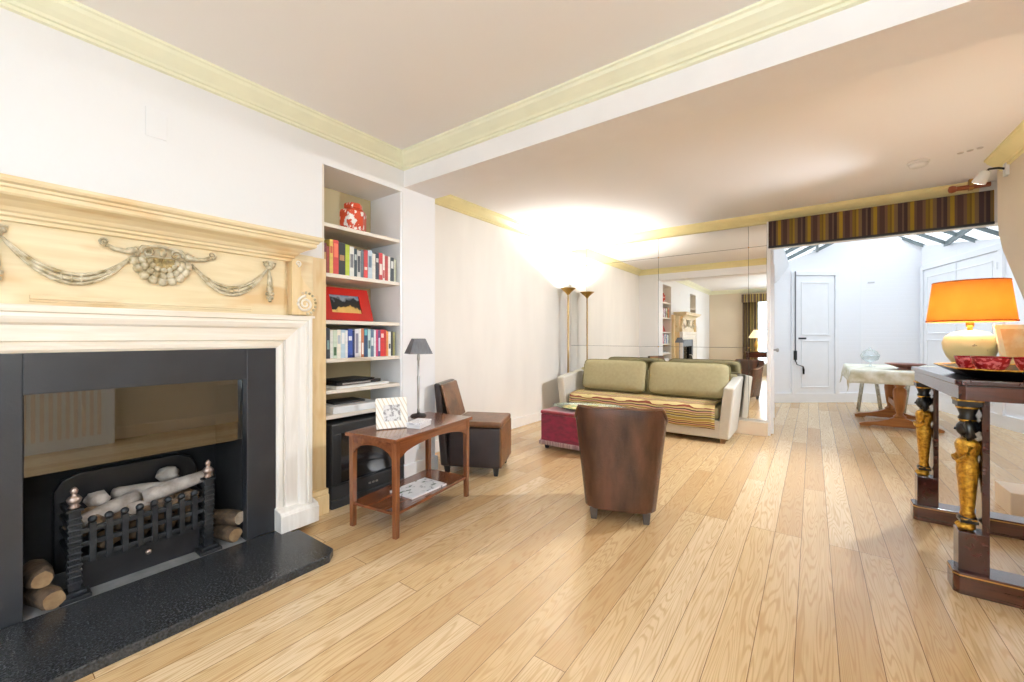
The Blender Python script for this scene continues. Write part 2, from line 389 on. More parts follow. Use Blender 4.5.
# ------------------------------------------------------------------ mesh helpers
class MB:
    def __init__(s):
        s.v = []; s.f = []; s.m = []; s.sm = []; s.cur = 0; s.T = None

    def add(s, vs, fs, smooth=False):
        o = len(s.v)
        if s.T is not None:
            vs = [s.T @ Vector(p) for p in vs]
        s.v += [tuple(p) for p in vs]
        for f in fs:
            s.f.append([i + o for i in f]); s.m.append(s.cur); s.sm.append(smooth)
        return s

    def box(s, x0, x1, y0, y1, z0, z1):
        return s.add([(x0, y0, z0), (x1, y0, z0), (x1, y1, z0), (x0, y1, z0), (x0, y0, z1), (x1, y0, z1), (x1, y1, z1), (x0, y1, z1)],
                     [(0, 3, 2, 1), (4, 5, 6, 7), (0, 1, 5, 4), (1, 2, 6, 5), (2, 3, 7, 6), (3, 0, 4, 7)])

    def hexa(s, bot, top):
        return s.add(list(bot) + list(top), [(0, 3, 2, 1), (4, 5, 6, 7), (0, 1, 5, 4), (1, 2, 6, 5), (2, 3, 7, 6), (3, 0, 4, 7)])

    def prism(s, poly, a, b, axis='Z'):
        """polygon extruded along axis; Z: (x,y)  Y: (x,z)  X: (y,z)"""
        k = len(poly)
        pt = {'Z': lambda p, t: (p[0], p[1], t), 'Y': lambda p, t: (p[0], t, p[1]), 'X': lambda p, t: (t, p[0], p[1])}[axis]
        vs = [pt(p, a) for p in poly] + [pt(p, b) for p in poly]
        fs = [tuple(range(k))[::-1], tuple(range(k, 2 * k))] + [(i, (i + 1) % k, (i + 1) % k + k, i + k) for i in range(k)]
        return s.add(vs, fs)

    def lathe(s, prof, c=(0, 0, 0), n=24, sx=1, sy=1, cap=True, rot=0):
        vs = []; fs = []
        for r, z in prof:
            for i in range(n):
                a = 2 * PI * i / n + rot
                vs.append((c[0] + r * sx * math.cos(a), c[1] + r * sy * math.sin(a), c[2] + z))
        for j in range(len(prof) - 1):
            for i in range(n):
                i2 = (i + 1) % n
                fs.append((j * n + i, j * n + i2, (j + 1) * n + i2, (j + 1) * n + i))
        if cap:
            fs.append(tuple(range(n))[::-1]); fs.append(tuple(range((len(prof) - 1) * n, len(prof) * n)))
        return s.add(vs, fs, n > 8)

    def tube(s, pts, rad, n=10, flat=1.0):
        pts = [Vector(p) for p in pts]
        if not hasattr(rad, '__len__'):
            rad = [rad] * len(pts)
        vs = []; fs = []
        ref = Vector((0, 0, 1))
        for i, p in enumerate(pts):
            d = (pts[min(i + 1, len(pts) - 1)] - pts[max(i - 1, 0)]).normalized()
            r0 = ref if abs(d.dot(ref)) < .95 else Vector((1, 0, 0))
            a = d.cross(r0).normalized(); b = d.cross(a).normalized()
            for k in range(n):
                t = 2 * PI * k / n
                vs.append(p + (a * math.cos(t) * flat + b * math.sin(t)) * rad[i])
        for j in range(len(pts) - 1):
            for k in range(n):
                k2 = (k + 1) % n
                fs.append((j * n + k, (j + 1) * n + k, (j + 1) * n + k2, j * n + k2))
        fs.append(tuple(range(n))); fs.append(tuple(range((len(pts) - 1) * n, len(pts) * n))[::-1])
        return s.add(vs, fs, True)

    def ball(s, c, r, n=12, m=8, jit=0.0, seed=0):
        if not hasattr(r, '__len__'):
            r = (r, r, r)
        vs = []; fs = []
        for j in range(m + 1):
            th = PI * j / m
            for i in range(n):
                a = 2 * PI * i / n
                d = Vector((math.sin(th) * math.cos(a), math.sin(th) * math.sin(a), math.cos(th)))
                k = 1 + jit * noise.noise(d * 1.7 + Vector((seed * 3.1, seed, 0)))
                vs.append((c[0] + d.x * r[0] * k, c[1] + d.y * r[1] * k, c[2] + d.z * r[2] * k))
        for j in range(m):
            for i in range(n):
                i2 = (i + 1) % n
                fs.append((j * n + i, (j + 1) * n + i, (j + 1) * n + i2, j * n + i2))
        return s.add(vs, fs, True)

    def grid(s, fn, nu, nv, th=None):
        """surface fn(u,v) with thickness given by a second function or None"""
        vs = [fn(i / nu, j / nv) for j in range(nv + 1) for i in range(nu + 1)]
        w = nu + 1
        fs = [(j * w + i, j * w + i + 1, (j + 1) * w + i + 1, (j + 1) * w + i) for j in range(nv) for i in range(nu)]
        return s.add(vs, fs, True)

    def build(s, name, mats, parent=None, bevel=0.0, seg=2, smooth=False, solid=0.0, sub=0, loc=None, rotz=0.0, rot=None):
        me = bpy.data.meshes.new(name)
        me.from_pydata(s.v, [], s.f)
        if not isinstance(mats, (list, tuple)):
            mats = [mats]
        for q in mats:
            me.materials.append(q)
        for p, i, sm in zip(me.polygons, s.m, s.sm):
            p.material_index = i; p.use_smooth = sm or smooth
        import bmesh
        bm = bmesh.new(); bm.from_mesh(me)
        bmesh.ops.remove_doubles(bm, verts=bm.verts, dist=1e-5)
        if not solid:
            bmesh.ops.recalc_face_normals(bm, faces=bm.faces)
        bm.to_mesh(me); bm.free()
        o = bpy.data.objects.new(name, me)
        COL.objects.link(o)
        if parent:
            o.parent = parent
        if loc:
            o.location = loc
        if rotz:
            o.rotation_euler = (0, 0, rotz)
        if rot:
            o.rotation_euler = rot
        if solid:
            md = o.modifiers.new('thickness', 'SOLIDIFY'); md.thickness = solid; md.offset = 0
        if bevel:
            md = o.modifiers.new('bevel', 'BEVEL'); md.width = bevel; md.segments = seg; md.limit_method = 'ANGLE'; md.angle_limit = R(40)
            md.harden_normals = False
        if sub:
            md = o.modifiers.new('subdivision', 'SUBSURF'); md.levels = sub; md.render_levels = sub
        return o


def tag(o, label, cat, group=None, kind=None):
    o['label'] = label; o['category'] = cat
    if group:
        o['group'] = group
    if kind:
        o['kind'] = kind
    return o


def thing(name, label, cat, loc=(0, 0, 0), rz=0.0, group=None, rot=None):
    o = bpy.data.objects.new(name, None); o.empty_display_size = .1
    COL.objects.link(o); o.location = loc; o.rotation_euler = rot if rot else (0, 0, rz)
    return tag(o, label, cat, group)


def struct(name, mb, m, label=None, cat=None, **kw):
    o = mb.build(name, m, **kw)
    o['kind'] = 'structure'
    if label:
        o['label'] = label
    o['category'] = cat or name.split('_')[0]
    return o


FILL_UPL = 450        # strength of the added fill uplighters behind the camera
CH = 2.70          # ceiling height
XL = -3.18         # recessed left wall
XB = -2.76         # chimney breast / pier face
XR = 1.28          # right wall
YE = -3.0          # end wall behind the camera
YM = 5.92          # mirror wall plane

# ------------------------------------------------------------------ room shell
DB = (-.6, 8.9); DC = (.72, 9.95); DD = (1.55, 10.15); DE = (2.05, 8.2); DF = (3.0, 4.4)
struct('floor', MB().box(-3.4, 3.2, YE - .2, 10.6, -.08, 0), M['oakboards'], 'pale golden wooden floorboards running the length of the room')
struct('ceiling', MB().box(-3.4, 1.6, YE - .2, YM + .25, CH, CH + .12), M['ceil'], 'plain off-white plaster ceiling over both rooms')
struct('trim_1', MB().box(XB, XR, 2.24, 2.59, 2.45, CH), M['soffit'], 'white boxed beam crossing the ceiling between front and back room', 'beam')

# left wall: chimney breast with firebox hole, recessed wall, alcoves and pier
b = MB()
b.box(XL, XB, -.36, .13, 0, CH); b.box(XL, XB, 1.04, 1.53, 0, CH); b.box(XL, XB, .13, 1.04, 1.0, CH)
struct('wall_left', b, M['wall'], 'white painted chimney breast above the fireplace')
b = MB(); b.box(XL, XB, 2.225, 2.59, 0, CH)
struct('wall_left_pier', b, M['wall'], 'white pier under the ceiling beam')
b = MB(); b.box(XL, XB, YE, -1.05, 0, CH); b.box(XL, XB, -1.05, -.36, 2.41, CH)
struct('wall_left_front', b, M['wall'], 'white left wall behind the camera')
struct('wall_left_header', MB().box(XL, XB, 1.53, 2.225, 2.41, CH), M['wall'], 'white header above the bookcase alcove')
struct('wall_left_rear', MB().box(XL - .2, XL, 2.59, YM + .05, 0, CH), M['cream'], 'cream painted left wall of the rear room')
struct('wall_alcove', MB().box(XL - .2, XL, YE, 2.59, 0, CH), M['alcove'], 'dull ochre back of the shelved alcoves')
# firebox
b = MB()
b.box(XL, -3.08, .13, 1.04, 0, 1.0); b.box(XL, -2.62, .12, .17, 0, 1.0); b.box(XL, -2.62, 1.0, 1.05, 0, 1.0); b.box(XL, -2.62, .17, 1.0, .97, 1.01)
struct('wall_firebox', b, M['soot'], 'sooty black lining of the fireplace opening')
struct('floor_firebox', MB().box(-3.08, -2.56, .17, 1.0, 0, .035), M['slab'], 'grey stone slab in the bottom of the fireplace opening')

# wall behind the camera with a tall window
b = MB()
b.box(-3.2, -1.45, YE - .2, YE, 0, CH); b.box(.55, 1.6, YE - .2, YE, 0, CH); b.box(-1.45, .55, YE - .2, YE, 0, .35); b.box(-1.45, .55, YE - .2, YE, 2.5, CH)
struct('wall_front', b, M['beige'], 'beige wall behind the camera holding the street window')


def window(name, x0, x1, z0, z1, y, axis='Y'):
    b = MB(); w = .05
    bars = [(x0, x0 + w, z0, z1), (x1 - w, x1, z0, z1), (x0, x1, z0, z0 + w), (x0, x1, z1 - w, z1), ((x0 + x1) / 2 - .03, (x0 + x1) / 2 + .03, z0, z1),
            (x0, x1, (z0 + z1) / 2 - .025, (z0 + z1) / 2 + .025), (x0 + (x1 - x0) * .25 - .012, x0 + (x1 - x0) * .25 + .012, z0, z1),
            (x0 + (x1 - x0) * .75 - .012, x0 + (x1 - x0) * .75 + .012, z0, z1)]
    for a, c, d, e in bars:
        if axis == 'Y':
            b.box(a, c, y - .06, y - .01, d, e)
        else:
            b.box(y + .01, y + .06, a, c, d, e)
    o = struct(name, b, M['gloss'], 'white sash window with glazing bars')
    g = MB()
    if axis == 'Y':
        g.box(x0 + .01, x1 - .01, y - .037, y - .033, z0, z1)
    else:
        g.box(y + .033, y + .037, x0 + .01, x1 - .01, z0, z1)
    g.build('pane', M['glass'], o)
    return o


window('window_1', -1.45, .55, .35, 2.5, YE - .05)
# right wall: solid beside the camera, added unseen side window for daylight, then cut away beyond the console
b = MB()
b.box(XR, XR + .2, YE, -2.1, 0, CH); b.box(XR, XR + .2, -2.1, -.3, 0, .4); b.box(XR, XR + .2, -2.1, -.3, 2.45, CH); b.box(XR, XR + .2, -.3, 4.3, 0, CH)
b.prism([(4.3, 0), (4.33, .5), (4.42, .95), (4.56, 1.24), (4.765, 1.48), (5.03, 1.755), (5.185, 1.92), (5.28, 2.07), (5.31, 2.2), (5.315, 2.4), (5.315, CH), (4.3, CH)], XR, XR + .2, 'X')
struct('wall_right', b, M['beige'], 'beige right wall with a slanting cut edge towards the dining room')
window('window_2', -2.1, -.3, .4, 2.45, XR + .08, 'X')

# rear wall carrying the mirrors, opening to the right
struct('wall_back', MB().box(-3.38, -.45, YM, YM + .2, 0, CH), M['cream'], 'wall carrying the large mirror panels')
struct('wall_back_lintel', MB().box(-.45, 1.6, YM + .02, YM + .2, 2.3, CH), M['cream'], 'lintel above the opening to the dining room')

# ---- dining room beyond
EAVE = 2.42; RX = .9; RZ = 3.2; SL = .5; SLR = .62


def roofz(x):
    return RZ - (SL if x < RX else SLR) * abs(x - RX)


def wall_seg(mb, A, B, out=.15, step=8, sill=0.0, zt=None):
    dx, dy = B[0] - A[0], B[1] - A[1]; L = math.hypot(dx, dy); nx, ny = -dy / L * out, dx / L * out
    ts = sorted(set([i / step for i in range(step + 1)] + ([(RX - A[0]) / dx] if dx and 0 < (RX - A[0]) / dx < 1 else [])))
    for t0, t1 in zip(ts, ts[1:]):
        p = (A[0] + dx * t0, A[1] + dy * t0); q = (A[0] + dx * t1, A[1] + dy * t1)
        zp, zq = (zt or roofz(p[0])) + .02, (zt or roofz(q[0])) + .02
        mb.hexa([(p[0], p[1], sill), (q[0], q[1], sill), (q[0] + nx, q[1] + ny, sill), (p[0] + nx, p[1] + ny, sill)],
                [(p[0], p[1], zp), (q[0], q[1], zq), (q[0] + nx, q[1] + ny, zq), (p[0] + nx, p[1] + ny, zp)])


b = MB(); wall_seg(b, (-.45, 6.12), DB); struct('wall_dining_left', b, M['gloss'], 'white left wall of the dining room')
b = MB(); wall_seg(b, DB, DC); wall_seg(b, DC, DD); struct('wall_dining_back', b, M['brickw'], 'white painted brick gable wall of the dining room')
b = MB(); wall_seg(b, DD, DE); wall_seg(b, DE, DF, zt=2.9); struct('wall_dining_right', b, M['brickw'], 'white painted right wall of the dining room')
b = MB()
for A, B in ((( -.45, 6.12), DB), (DB, DC), (DC, DD), (DD, DE), (DE, DF)):
    wall_seg(b, A, B, out=-.03, step=1, zt=.15)
struct('baseboard_dining', b, M['gloss'], 'tall white skirting board around the dining room', 'baseboard', bevel=.006)

b = MB(); b.box(1.45, 3.1, 4.25, 4.45, 0, CH)
struct('wall_side_passage', b, M['gloss'], 'white wall closing the side passage behind the right wall')
b = MB(); b.box(1.45, 3.1, 4.3, 6.14, 2.58, 2.7)
struct('ceiling_passage', b, M['ceil'], 'low white ceiling of the side passage')
# pitched glass roof
for side, (xa, xb) in enumerate(((-.62, RX), (RX, 2.75))):
    g = MB()
    g.hexa([(xa, 6.14, roofz(xa) + .03), (xb, 6.14, roofz(xb) + .03), (xb, 10.3, roofz(xb) + .03), (xa, 10.3, roofz(xa) + .03)],
           [(xa, 6.14, roofz(xa) + .036), (xb, 6.14, roofz(xb) + .036), (xb, 10.3, roofz(xb) + .036), (xa, 10.3, roofz(xa) + .036)])
    fr = MB()
    n = 6
    for i in range(n + 1):
        y = 6.18 + (10.1 - 6.18) * i / n
        for d0, d1, w in ((0, .03, .012),):
            fr.hexa([(xa, y - w, roofz(xa) - d1 + .02), (xb, y - w, roofz(xb) - d1 + .02), (xb, y + w, roofz(xb) - d1 + .02), (xa, y + w, roofz(xa) - d1 + .02)],
                    [(xa, y - w, roofz(xa) + .05), (xb, y - w, roofz(xb) + .05), (xb, y + w, roofz(xb) + .05), (xa, y + w, roofz(xa) + .05)])
    for t in (.45,):
        x = xa + (xb - xa) * t
        fr.hexa([(x - .02, 6.16, roofz(x) - .02), (x + .02, 6.16, roofz(x) - .02), (x + .02, 10.2, roofz(x) - .02), (x - .02, 10.2, roofz(x) - .02)],
                [(x - .02, 6.16, roofz(x) + .05), (x + .02, 6.16, roofz(x) + .05), (x + .02, 10.2, roofz(x) + .05), (x - .02, 10.2, roofz(x) + .05)])
    o = struct('window_%d' % (3 + side), fr, mat('grey_glazing_bar', rgb(120, 132, 134), .4),
               ('left' if side == 0 else 'right') + ' slope of the pitched glass roof with slim glazing bars')
    g.build('pane', M['roofglass'], o)
    ang = math.atan(SLR) if side else -math.atan(SL)
    xm = (xa + xb) / 2
    area_light('roof_daylight', (xm, 8.2, roofz(xm) + .045), (0, ang, 0), abs(xb - xa) / math.cos(ang), 4.1, 1, portal=True)
# solid plastered eaves along the sides
b = MB(); b.prism([(-.64, 2.1), (-.5, 2.25), (-.36, 2.5), (-.36, 2.58), (-.64, 2.5)], 6.12, 9.1, 'Y')
struct('trim_2', b, M['gloss'], 'white plastered eave on the left of the dining room', 'eave')

# ------------------------------------------------------------------ cornices, skirtings
def cornice_prof(s=1.0):
    # (distance from wall, depth below ceiling)
    return [(0, 0), (.105 * s, 0), (.105 * s, .012), (.095 * s, .018), (.088 * s, .034), (.06 * s, .06), (.036 * s, .078), (.03 * s, .09), (.018 * s, .093), (.018 * s, .108), (0, .112)]


def cornice(mb, A, B, nrm, m0=(0, 0), s=1.0, top=CH):
    """profile swept from A to B; nrm points into the room; m0 = mitre slope at both ends"""
    pr = cornice_prof(s); k = len(pr)
    d = Vector((B[0] - A[0], B[1] - A[1])).normalized()
    vs = []
    for P, mm in ((A, m0[0]), (B, -m0[1])):
        for r, z in pr:
            vs.append((P[0] + nrm[0] * r + d.x * r * mm, P[1] + nrm[1] * r + d.y * r * mm, top - z))
    fs = [tuple(range(k)), tuple(range(k, 2 * k))[::-1]] + [(i, (i + 1) % k, (i + 1) % k + k, i + k) for i in range(k)]
    mb.add(vs, fs)


b = MB()
cornice(b, (XB, YE), (XB, 2.24), (1, 0), (1, 1)); cornice(b, (XB, 2.24), (XR, 2.24), (0, -1), (1, 1)); cornice(b, (XR, 2.24), (XR, YE), (-1, 0), (1, 1)); cornice(b, (XR, YE), (XB, YE), (0, 1), (1, 1))
struct('trim_3', b, M['corn_f'], 'pale primrose moulded cornice around the front room', 'cornice')
b = MB()
cornice(b, (XL, 2.59), (XL, YM), (1, 0), (1, 1)); cornice(b, (XL, YM), (1.3, YM), (0, -1), (1, 0)); cornice(b, (XR, 5.2), (XR, 2.59), (-1, 0), (0, 1)); cornice(b, (XR, 2.59), (XL, 2.59), (0, 1), (1, 1))
struct('trim_4', b, M['corn_b'], 'yellow moulded cornice around the rear room', 'cornice')
b = MB()
b.box(XL, XL + .02, 2.62, YM, 0, .12); b.box(XL, XL + .026, 2.62, YM, 0, .02)
struct('baseboard_left', b, M['cream'], 'cream skirting along the left wall of the rear room', 'baseboard', bevel=.004)
b = MB(); b.box(XB, XB + .02, 2.225, 2.61, 0, .13); b.box(XB - .4, XB + .02, 2.59, 2.61, 0, .13)
struct('baseboard_pier', b, M['gloss'], 'white skirting at the foot of the pier', 'baseboard', bevel=.004)
b = MB(); b.box(XR - .02, XR, YE, 4.28, 0, .14)
struct('baseboard_right', b, M['peach'], 'pale skirting along the right wall', 'baseboard', bevel=.004)

# mirror plinth and jambs
b = MB(); b.box(XL + .02, -.44, 5.80, YM, 0, .15); b.box(XL + .02, -.435, 5.795, YM, .15, .165)
struct('trim_5', b, M['peach'], 'peach painted plinth below the mirror panels', 'plinth', bevel=.004)
b = MB(); b.box(-.452, -.415, YM - .06, YM + .2, 0, 2.60)
struct('trim_6', b, M['gloss'], 'cream jamb at the right edge of the mirror wall', 'jamb', bevel=.004)
b = MB(); b.prism([(1.07, 4.2), (1.34, 4.2), (1.34, 4.5), (1.07, 4.5)], 0, .155)
struct('trim_7', b, M['peach'], 'peach painted boxed skirting beyond the console table', 'plinth', bevel=.005)

# ------------------------------------------------------------------ mirror panels
mir = thing('wall_mirror', 'large mirror made of square-edged panels covering the wall behind the sofa', 'mirror', (0, YM, 0))
xs = [-3.155, -2.87, -1.76, -.65, -.455]; zs = [.168, 1.065, 2.32, 2.586]
for i in range(4):
    for j in range(3):
        MB().box(xs[i] + .002, xs[i + 1] - .002, -.012, -.004, zs[j] + .002, zs[j + 1] - .002).build('mirror_panel', M['mirror'], mir)
MB().box(xs[0], xs[-1], -.004, -.001, zs[0], zs[-1]).build('backing', mat('mirror_seam', rgb(84, 78, 70), .6), mir)
for i in range(1, 4):
    for z in (zs[1], zs[2]):
        MB().lathe([(.009, 0), (.009, .004), (.006, .007)], n=12).build('fixing', M['brass'], mir, loc=(xs[i], -.012, z), rot=(R(90), 0, 0))

# ------------------------------------------------------------------ valance, corner items
v = thing('valance', 'flat curtain valance in brown and ochre stripes above the dining room opening', 'valance', (0, 5.84, 0))
MB().box(-.43, 1.38, -.03, 0, 2.285, 2.588).build('striped_panel', M['valance'], v)
MB().box(-.432, 1.382, -.035, .003, 2.268, 2.29).build('black_trim', M['matblack'], v)
t = thing('curtain_pole', 'short reddish wooden curtain pole on top of cornice at the right corner', 'curtain pole', (0, 0, 0))
MB().tube([(1.12, 5.74, 2.63), (1.34, 5.74, 2.63)], .022, 12).build('pole', mat('red_wood', rgb(160, 88, 52), .4), t)
MB().lathe([(.0, 0), (.03, .01), (.036, .03), (.03, .05), (.022, .06)], n=14).build('finial', mat('red_wood', rgb(160, 88, 52), .4), t, loc=(1.06, 5.74, 2.63), rot=(0, R(90), 0))
MB().box(1.2, 1.23, 5.72, 5.765, 2.60, CH).build('bracket', M['brass'], t)
t = thing('spotlight', 'small white wall spotlight with black arm at the right cornice corner', 'spotlight', (XR - .11, 5.06, 2.53))
MB().tube([(.11, 0, .03), (.05, -.01, .05), (.0, -.02, .05), (-.03, -.03, .02)], .009, 8).build('arm', M['matblack'], t)
MB().lathe([(.018, .05), (.03, .04), (.042, .0), (.045, -.05), (.04, -.055)], n=16).build('lamp_head', M['plastic'], t, loc=(-.04, -.035, -.01), rot=(R(20), R(25), 0))
MB().box(.085, .108, -.03, .03, -.02, .08).build('back_plate', M['plastic'], t)
MB().lathe([(0, -.056), (.036, -.0555)], n=16, cap=False).build('lens', mat('lit_lens', (1, .97, .92, 1), .5, emit=((1, .96, .9, 1), 14)), t, loc=(-.04, -.035, -.01), rot=(R(20), R(25), 0))
ld = bpy.data.lights.new('spotlight_beam', 'SPOT'); ld.energy = 480; ld.color = (.90, .95, 1); ld.shadow_soft_size = .05; ld.spot_size = R(105); ld.spot_blend = 1
lo = bpy.data.objects.new('spotlight_beam', ld); COL.objects.link(lo); lo.location = (1.09, 4.98, 2.43)
lo.rotation_euler = (Vector((-2.4, 3.7, .2)) - Vector(lo.location)).to_track_quat('-Z', 'Y').to_euler()
MB().box(XR - .012, XR - .001, 4.62, 4.66, 2.44, 2.52).build('switch_plate', M['silver'])
tag(bpy.data.objects['switch_plate'], 'tiny metal plate high on the beige right wall', 'plate')
t = thing('smoke_detector', 'round white smoke detector on the rear ceiling', 'smoke detector', (.73, 4.9, CH))
MB().lathe([(.0, -.045), (.045, -.044), (.058, -.034), (.062, -.012)], n=28).build('sensor_cover', M['plastic'], t)
MB().lathe([(.07, -.014), (.072, -.006), (.07, 0)], n=28).build('mounting_base', M['plastic'], t)
for i, (x, y, lab) in enumerate(((.97, 4.86, 'leftmost'), (1.02, 4.84, 'middle'), (1.07, 4.82, 'rightmost'))):
    o = MB().lathe([(.0, -.006), (.016, -.006), (.02, 0)], n=14).build('ceiling_cap', mat('ceiling_cap_paint', rgb(206, 200, 200), .6), loc=(x, y, CH))
    tag(o, lab + ' of three tiny round caps on the ceiling beside the right cornice', 'cap')
# painted-over blank plate on the chimney breast
tag(MB().box(XB, XB + .004, .589, .677, 2.235, 2.385).build('blanking_plate', M['wall'], bevel=.003), 'painted-over square blanking plate high on the chimney breast', 'plate')

# ------------------------------------------------------------------ fireplace surround
FC = .586   # centre of the opening along the wall
fp = thing('fireplace_surround', 'carved limed pine fireplace surround with garlands and shell', 'fireplace', (0, FC, 0))
y0, y1 = -.568, .568
# slate slips around the opening
b = MB(); b.box(-2.66, -2.6, .411, .568, .04, 1.134); b.box(-2.66, -2.6, -.568, -.411, .04, 1.134); b.box(-2.66, -2.6, -.411, .411, .962, 1.134)
b.build('slate_slip', M['slate'], fp, bevel=.003)
# architrave: stepped moulding, mitred
prof = [(0, 0), (0, .012), (.012, .022), (.03, .026), (.045, .012), (.05, .03), (.115, .036), (.125, .05), (.15, .062), (.165, .058), (.17, .07), (.19, .07), (.19, 0)]   # (outwards from slip, proud)


def archi(sign):
    mb = MB(); vs = []
    k = len(prof)
    for z in (.16,):
        for o_, p_ in prof:
            vs.append((-2.61 + p_, sign * (.568 + o_), z))
    for o_, p_ in prof:
        vs.append((-2.61 + p_, sign * (.568 + o_), 1.134 + o_))
    fs = [tuple(range(k)), tuple(range(k, 2 * k))[::-1]] + [(i, (i + 1) % k, (i + 1) % k + k, i + k) for i in range(k)]
    mb.add(vs, fs)
    return mb


for sgn in (-1, 1):
    archi(sgn).build('architrave_upright', M['limedv'], fp)
mb = MB(); vs = []; k = len(prof)
for sgn in (-1, 1):
    for o_, p_ in prof:
        vs.append((-2.61 + p_, sgn * (.568 + o_), 1.134 + o_))
mb.add(vs, [tuple(range(k)), tuple(range(k, 2 * k))[::-1]] + [(i, (i + 1) % k, (i + 1) % k + k, i + k) for i in range(k)])
mb.build('architrave_head', M['limed'], fp)
for sgn in (-1, 1):
    a, c = sorted((sgn * .56, sgn * .79))
    b = MB(); b.box(-2.61, -2.515, a, c, .04, .14); b.prism([(-2.61, .14), (-2.52, .14), (-2.53, .158), (-2.61, .175)], a, c, 'Y')
    b.build('plinth_block', M['limedv'], fp, bevel=.004)
    a, c = sorted((sgn * .758, sgn * .8)); b = MB(); b.box(-2.76, -2.6, sgn * .568 if sgn < 0 else .758, c if sgn > 0 else -.758 + .19, .04, 1.33) if False else b.box(-2.76, -2.612, a, c, .04, 1.34)
    b.build('outer_pilaster', M['pinev'], fp, bevel=.003)
    a, c = sorted((sgn * .8, sgn * .94)); MB().box(-2.765, -2.7, a, c, 0.0, 1.735).build('side_panel', M['pinev'], fp, bevel=.003)
    b = MB(); a, c = sorted((sgn * .80, sgn * .945)); b.box(-2.76, -2.665, a, c, 0, .13); b.box(-2.76, -2.675, a, c, .13, .165)
    b.build('side_foot', M['pinev'], fp, bevel=.006)
b = MB(); b.box(-2.76, -2.662, y0, y1, 1.0, 1.2)
b.build('backing_board', M['pine'], fp)
# frieze
b = MB(); b.box(-2.76, -2.61, -.80, .80, 1.324, 1.72)
b.build('frieze_board', M['pine'], fp)
b = MB()
b.box(-2.612, -2.59, -.62, .62, 1.33, 1.72)          # front field, ends before the scrolls
b.build('frieze_field', M['pine'], fp, bevel=.002)
b = MB(); b.box(-2.592, -2.584, -.395, .43, 1.345, 1.352); b.box(-2.592, -2.582, -.395, .43, 1.356, 1.374)
b.build('lower_panel_strip', M['pine'], fp, bevel=.002)
b = MB(); b.box(-2.61, -2.565, -.79, .79, 1.318, 1.332)
b.build('frieze_fillet', M['limed'], fp, bevel=.003)

# mantel shelf: moulding swept round three sides
mp_ = [(0, 1.700), (.02, 1.702), (.022, 1.716), (.034, 1.722), (.036, 1.732), (.046, 1.738), (.056, 1.752), (.085, 1.772), (.118, 1.784), (.124, 1.792), (.124, 1.808), (.134, 1.812), (.136, 1.822), (.15, 1.828), (.155, 1.838), (.155, 1.85), (0, 1.85)]


def sweep_mantel(prof, X0, half, name, m):
    vs = []; k = len(prof); mb = MB()
    stations = [lambda o: (-2.755, -half - o), lambda o: (X0 + o, -half - o), lambda o: (X0 + o, half + o), lambda o: (-2.755, half + o)]
    for s_ in stations:
        for o_, z_ in prof:
            x, y = s_(o_); vs.append((x, y, z_))
    fs = []
    for q in range(3):
        for i in range(k):
            j = (i + 1) % k
            fs.append((q * k + i, q * k + j, (q + 1) * k + j, (q + 1) * k + i))
    fs += [tuple(range(k)), tuple(range(3 * k, 4 * k))[::-1]]
    # top board and bottom
    mb.add(vs, fs)
    o0 = prof[-2][0]
    mb.box(-2.755, X0 + .01, -half - .01, half + .01, prof[0][1], prof[-1][1] - .0005)
    return mb.build(name, m, fp)


sweep_mantel([(o, z - .04) for o, z in mp_], -2.592, .625, 'mantel_shelf', M['pine'])

# carved garlands
XF = -2.588


def swag(ya, za, yb, zb, sag, r0=.017):
    mb = MB(); N = 26
    for off, rr in ((0, .5), (-.013, .42), (.013, .40)):
        pts = []; rad = []
        for i in range(N + 1):
            t = i / N
            w = math.sin(PI * t)
            pts.append((XF + .006 + .006 * w, ya + (yb - ya) * t, za + (zb - za) * t - sag * 4 * t * (1 - t) + off * (0.3 + w) * 1.2))
            rad.append(r0 * rr * (.35 + .75 * w) * (1 + .12 * (i % 2)))
        mb.tube(pts, rad, 8)
    for i in (11, 13, 15):
        t = i / N; mb.ball((XF + .012, ya + (yb - ya) * t, za + (zb - za) * t - sag * 4 * t * (1 - t)), (.012, .006, .02), 8, 6)
    mb.build('garland', M['carve'], fp)


def Yf(y):
    return y - FC


swag(Yf(.115), 1.60, Yf(.50), 1.573, .135)
swag(Yf(.735), 1.573, Yf(1.10), 1.60, .135)
swag(Yf(-.22), 1.60, Yf(.09), 1.60, .12)

# shell
sc = Yf(.615)
mb = MB()
for ring, (rad, cnt, br) in enumerate(((.103, 9, .024), (.076, 9, .019), (.052, 7, .015))):
    for i in range(cnt):
        a = PI + PI * (i + .5) / cnt if True else 0
        mb.ball((XF + .012 + ring * .008, sc + rad * 1.0 * math.cos(a), 1.578 + rad * math.sin(a) * 1.02), (.017, br * .9, br), 10, 6)
mb.build('carved_shell', M['carve'], fp)
mb = MB()
for i in range(9):
    a = PI + PI * (i + .5) / 9
    mb.tube([(XF + .02, sc, 1.578), (XF + .03, sc + .03 * math.cos(a), 1.578 + .03 * math.sin(a)), (XF + .014, sc + .085 * math.cos(a), 1.578 + .085 * math.sin(a))], [.006, .012, .012], 8)
mb.build('shell_fan', mat('brown_fan_carving', rgb(176, 156, 104), .5, var=.25, vscale=(40, 40, 40), col2=rgb(116, 94, 52)), fp)
mb = MB()


def spiral(mb, cy, cz, r, turns, dirn=1, x=None, w=.007, start=0.0):
    x = x or XF + .014
    pts = []; rad = []
    n = int(22 * turns)
    for i in range(n + 1):
        t = i / n; a = start + dirn * 2 * PI * turns * t
        rr = r * (1 - .85 * t)
        pts.append((x, cy + rr * math.cos(a), cz + rr * math.sin(a))); rad.append(w * (1 - .35 * t))
    mb.tube(pts, rad, 8)


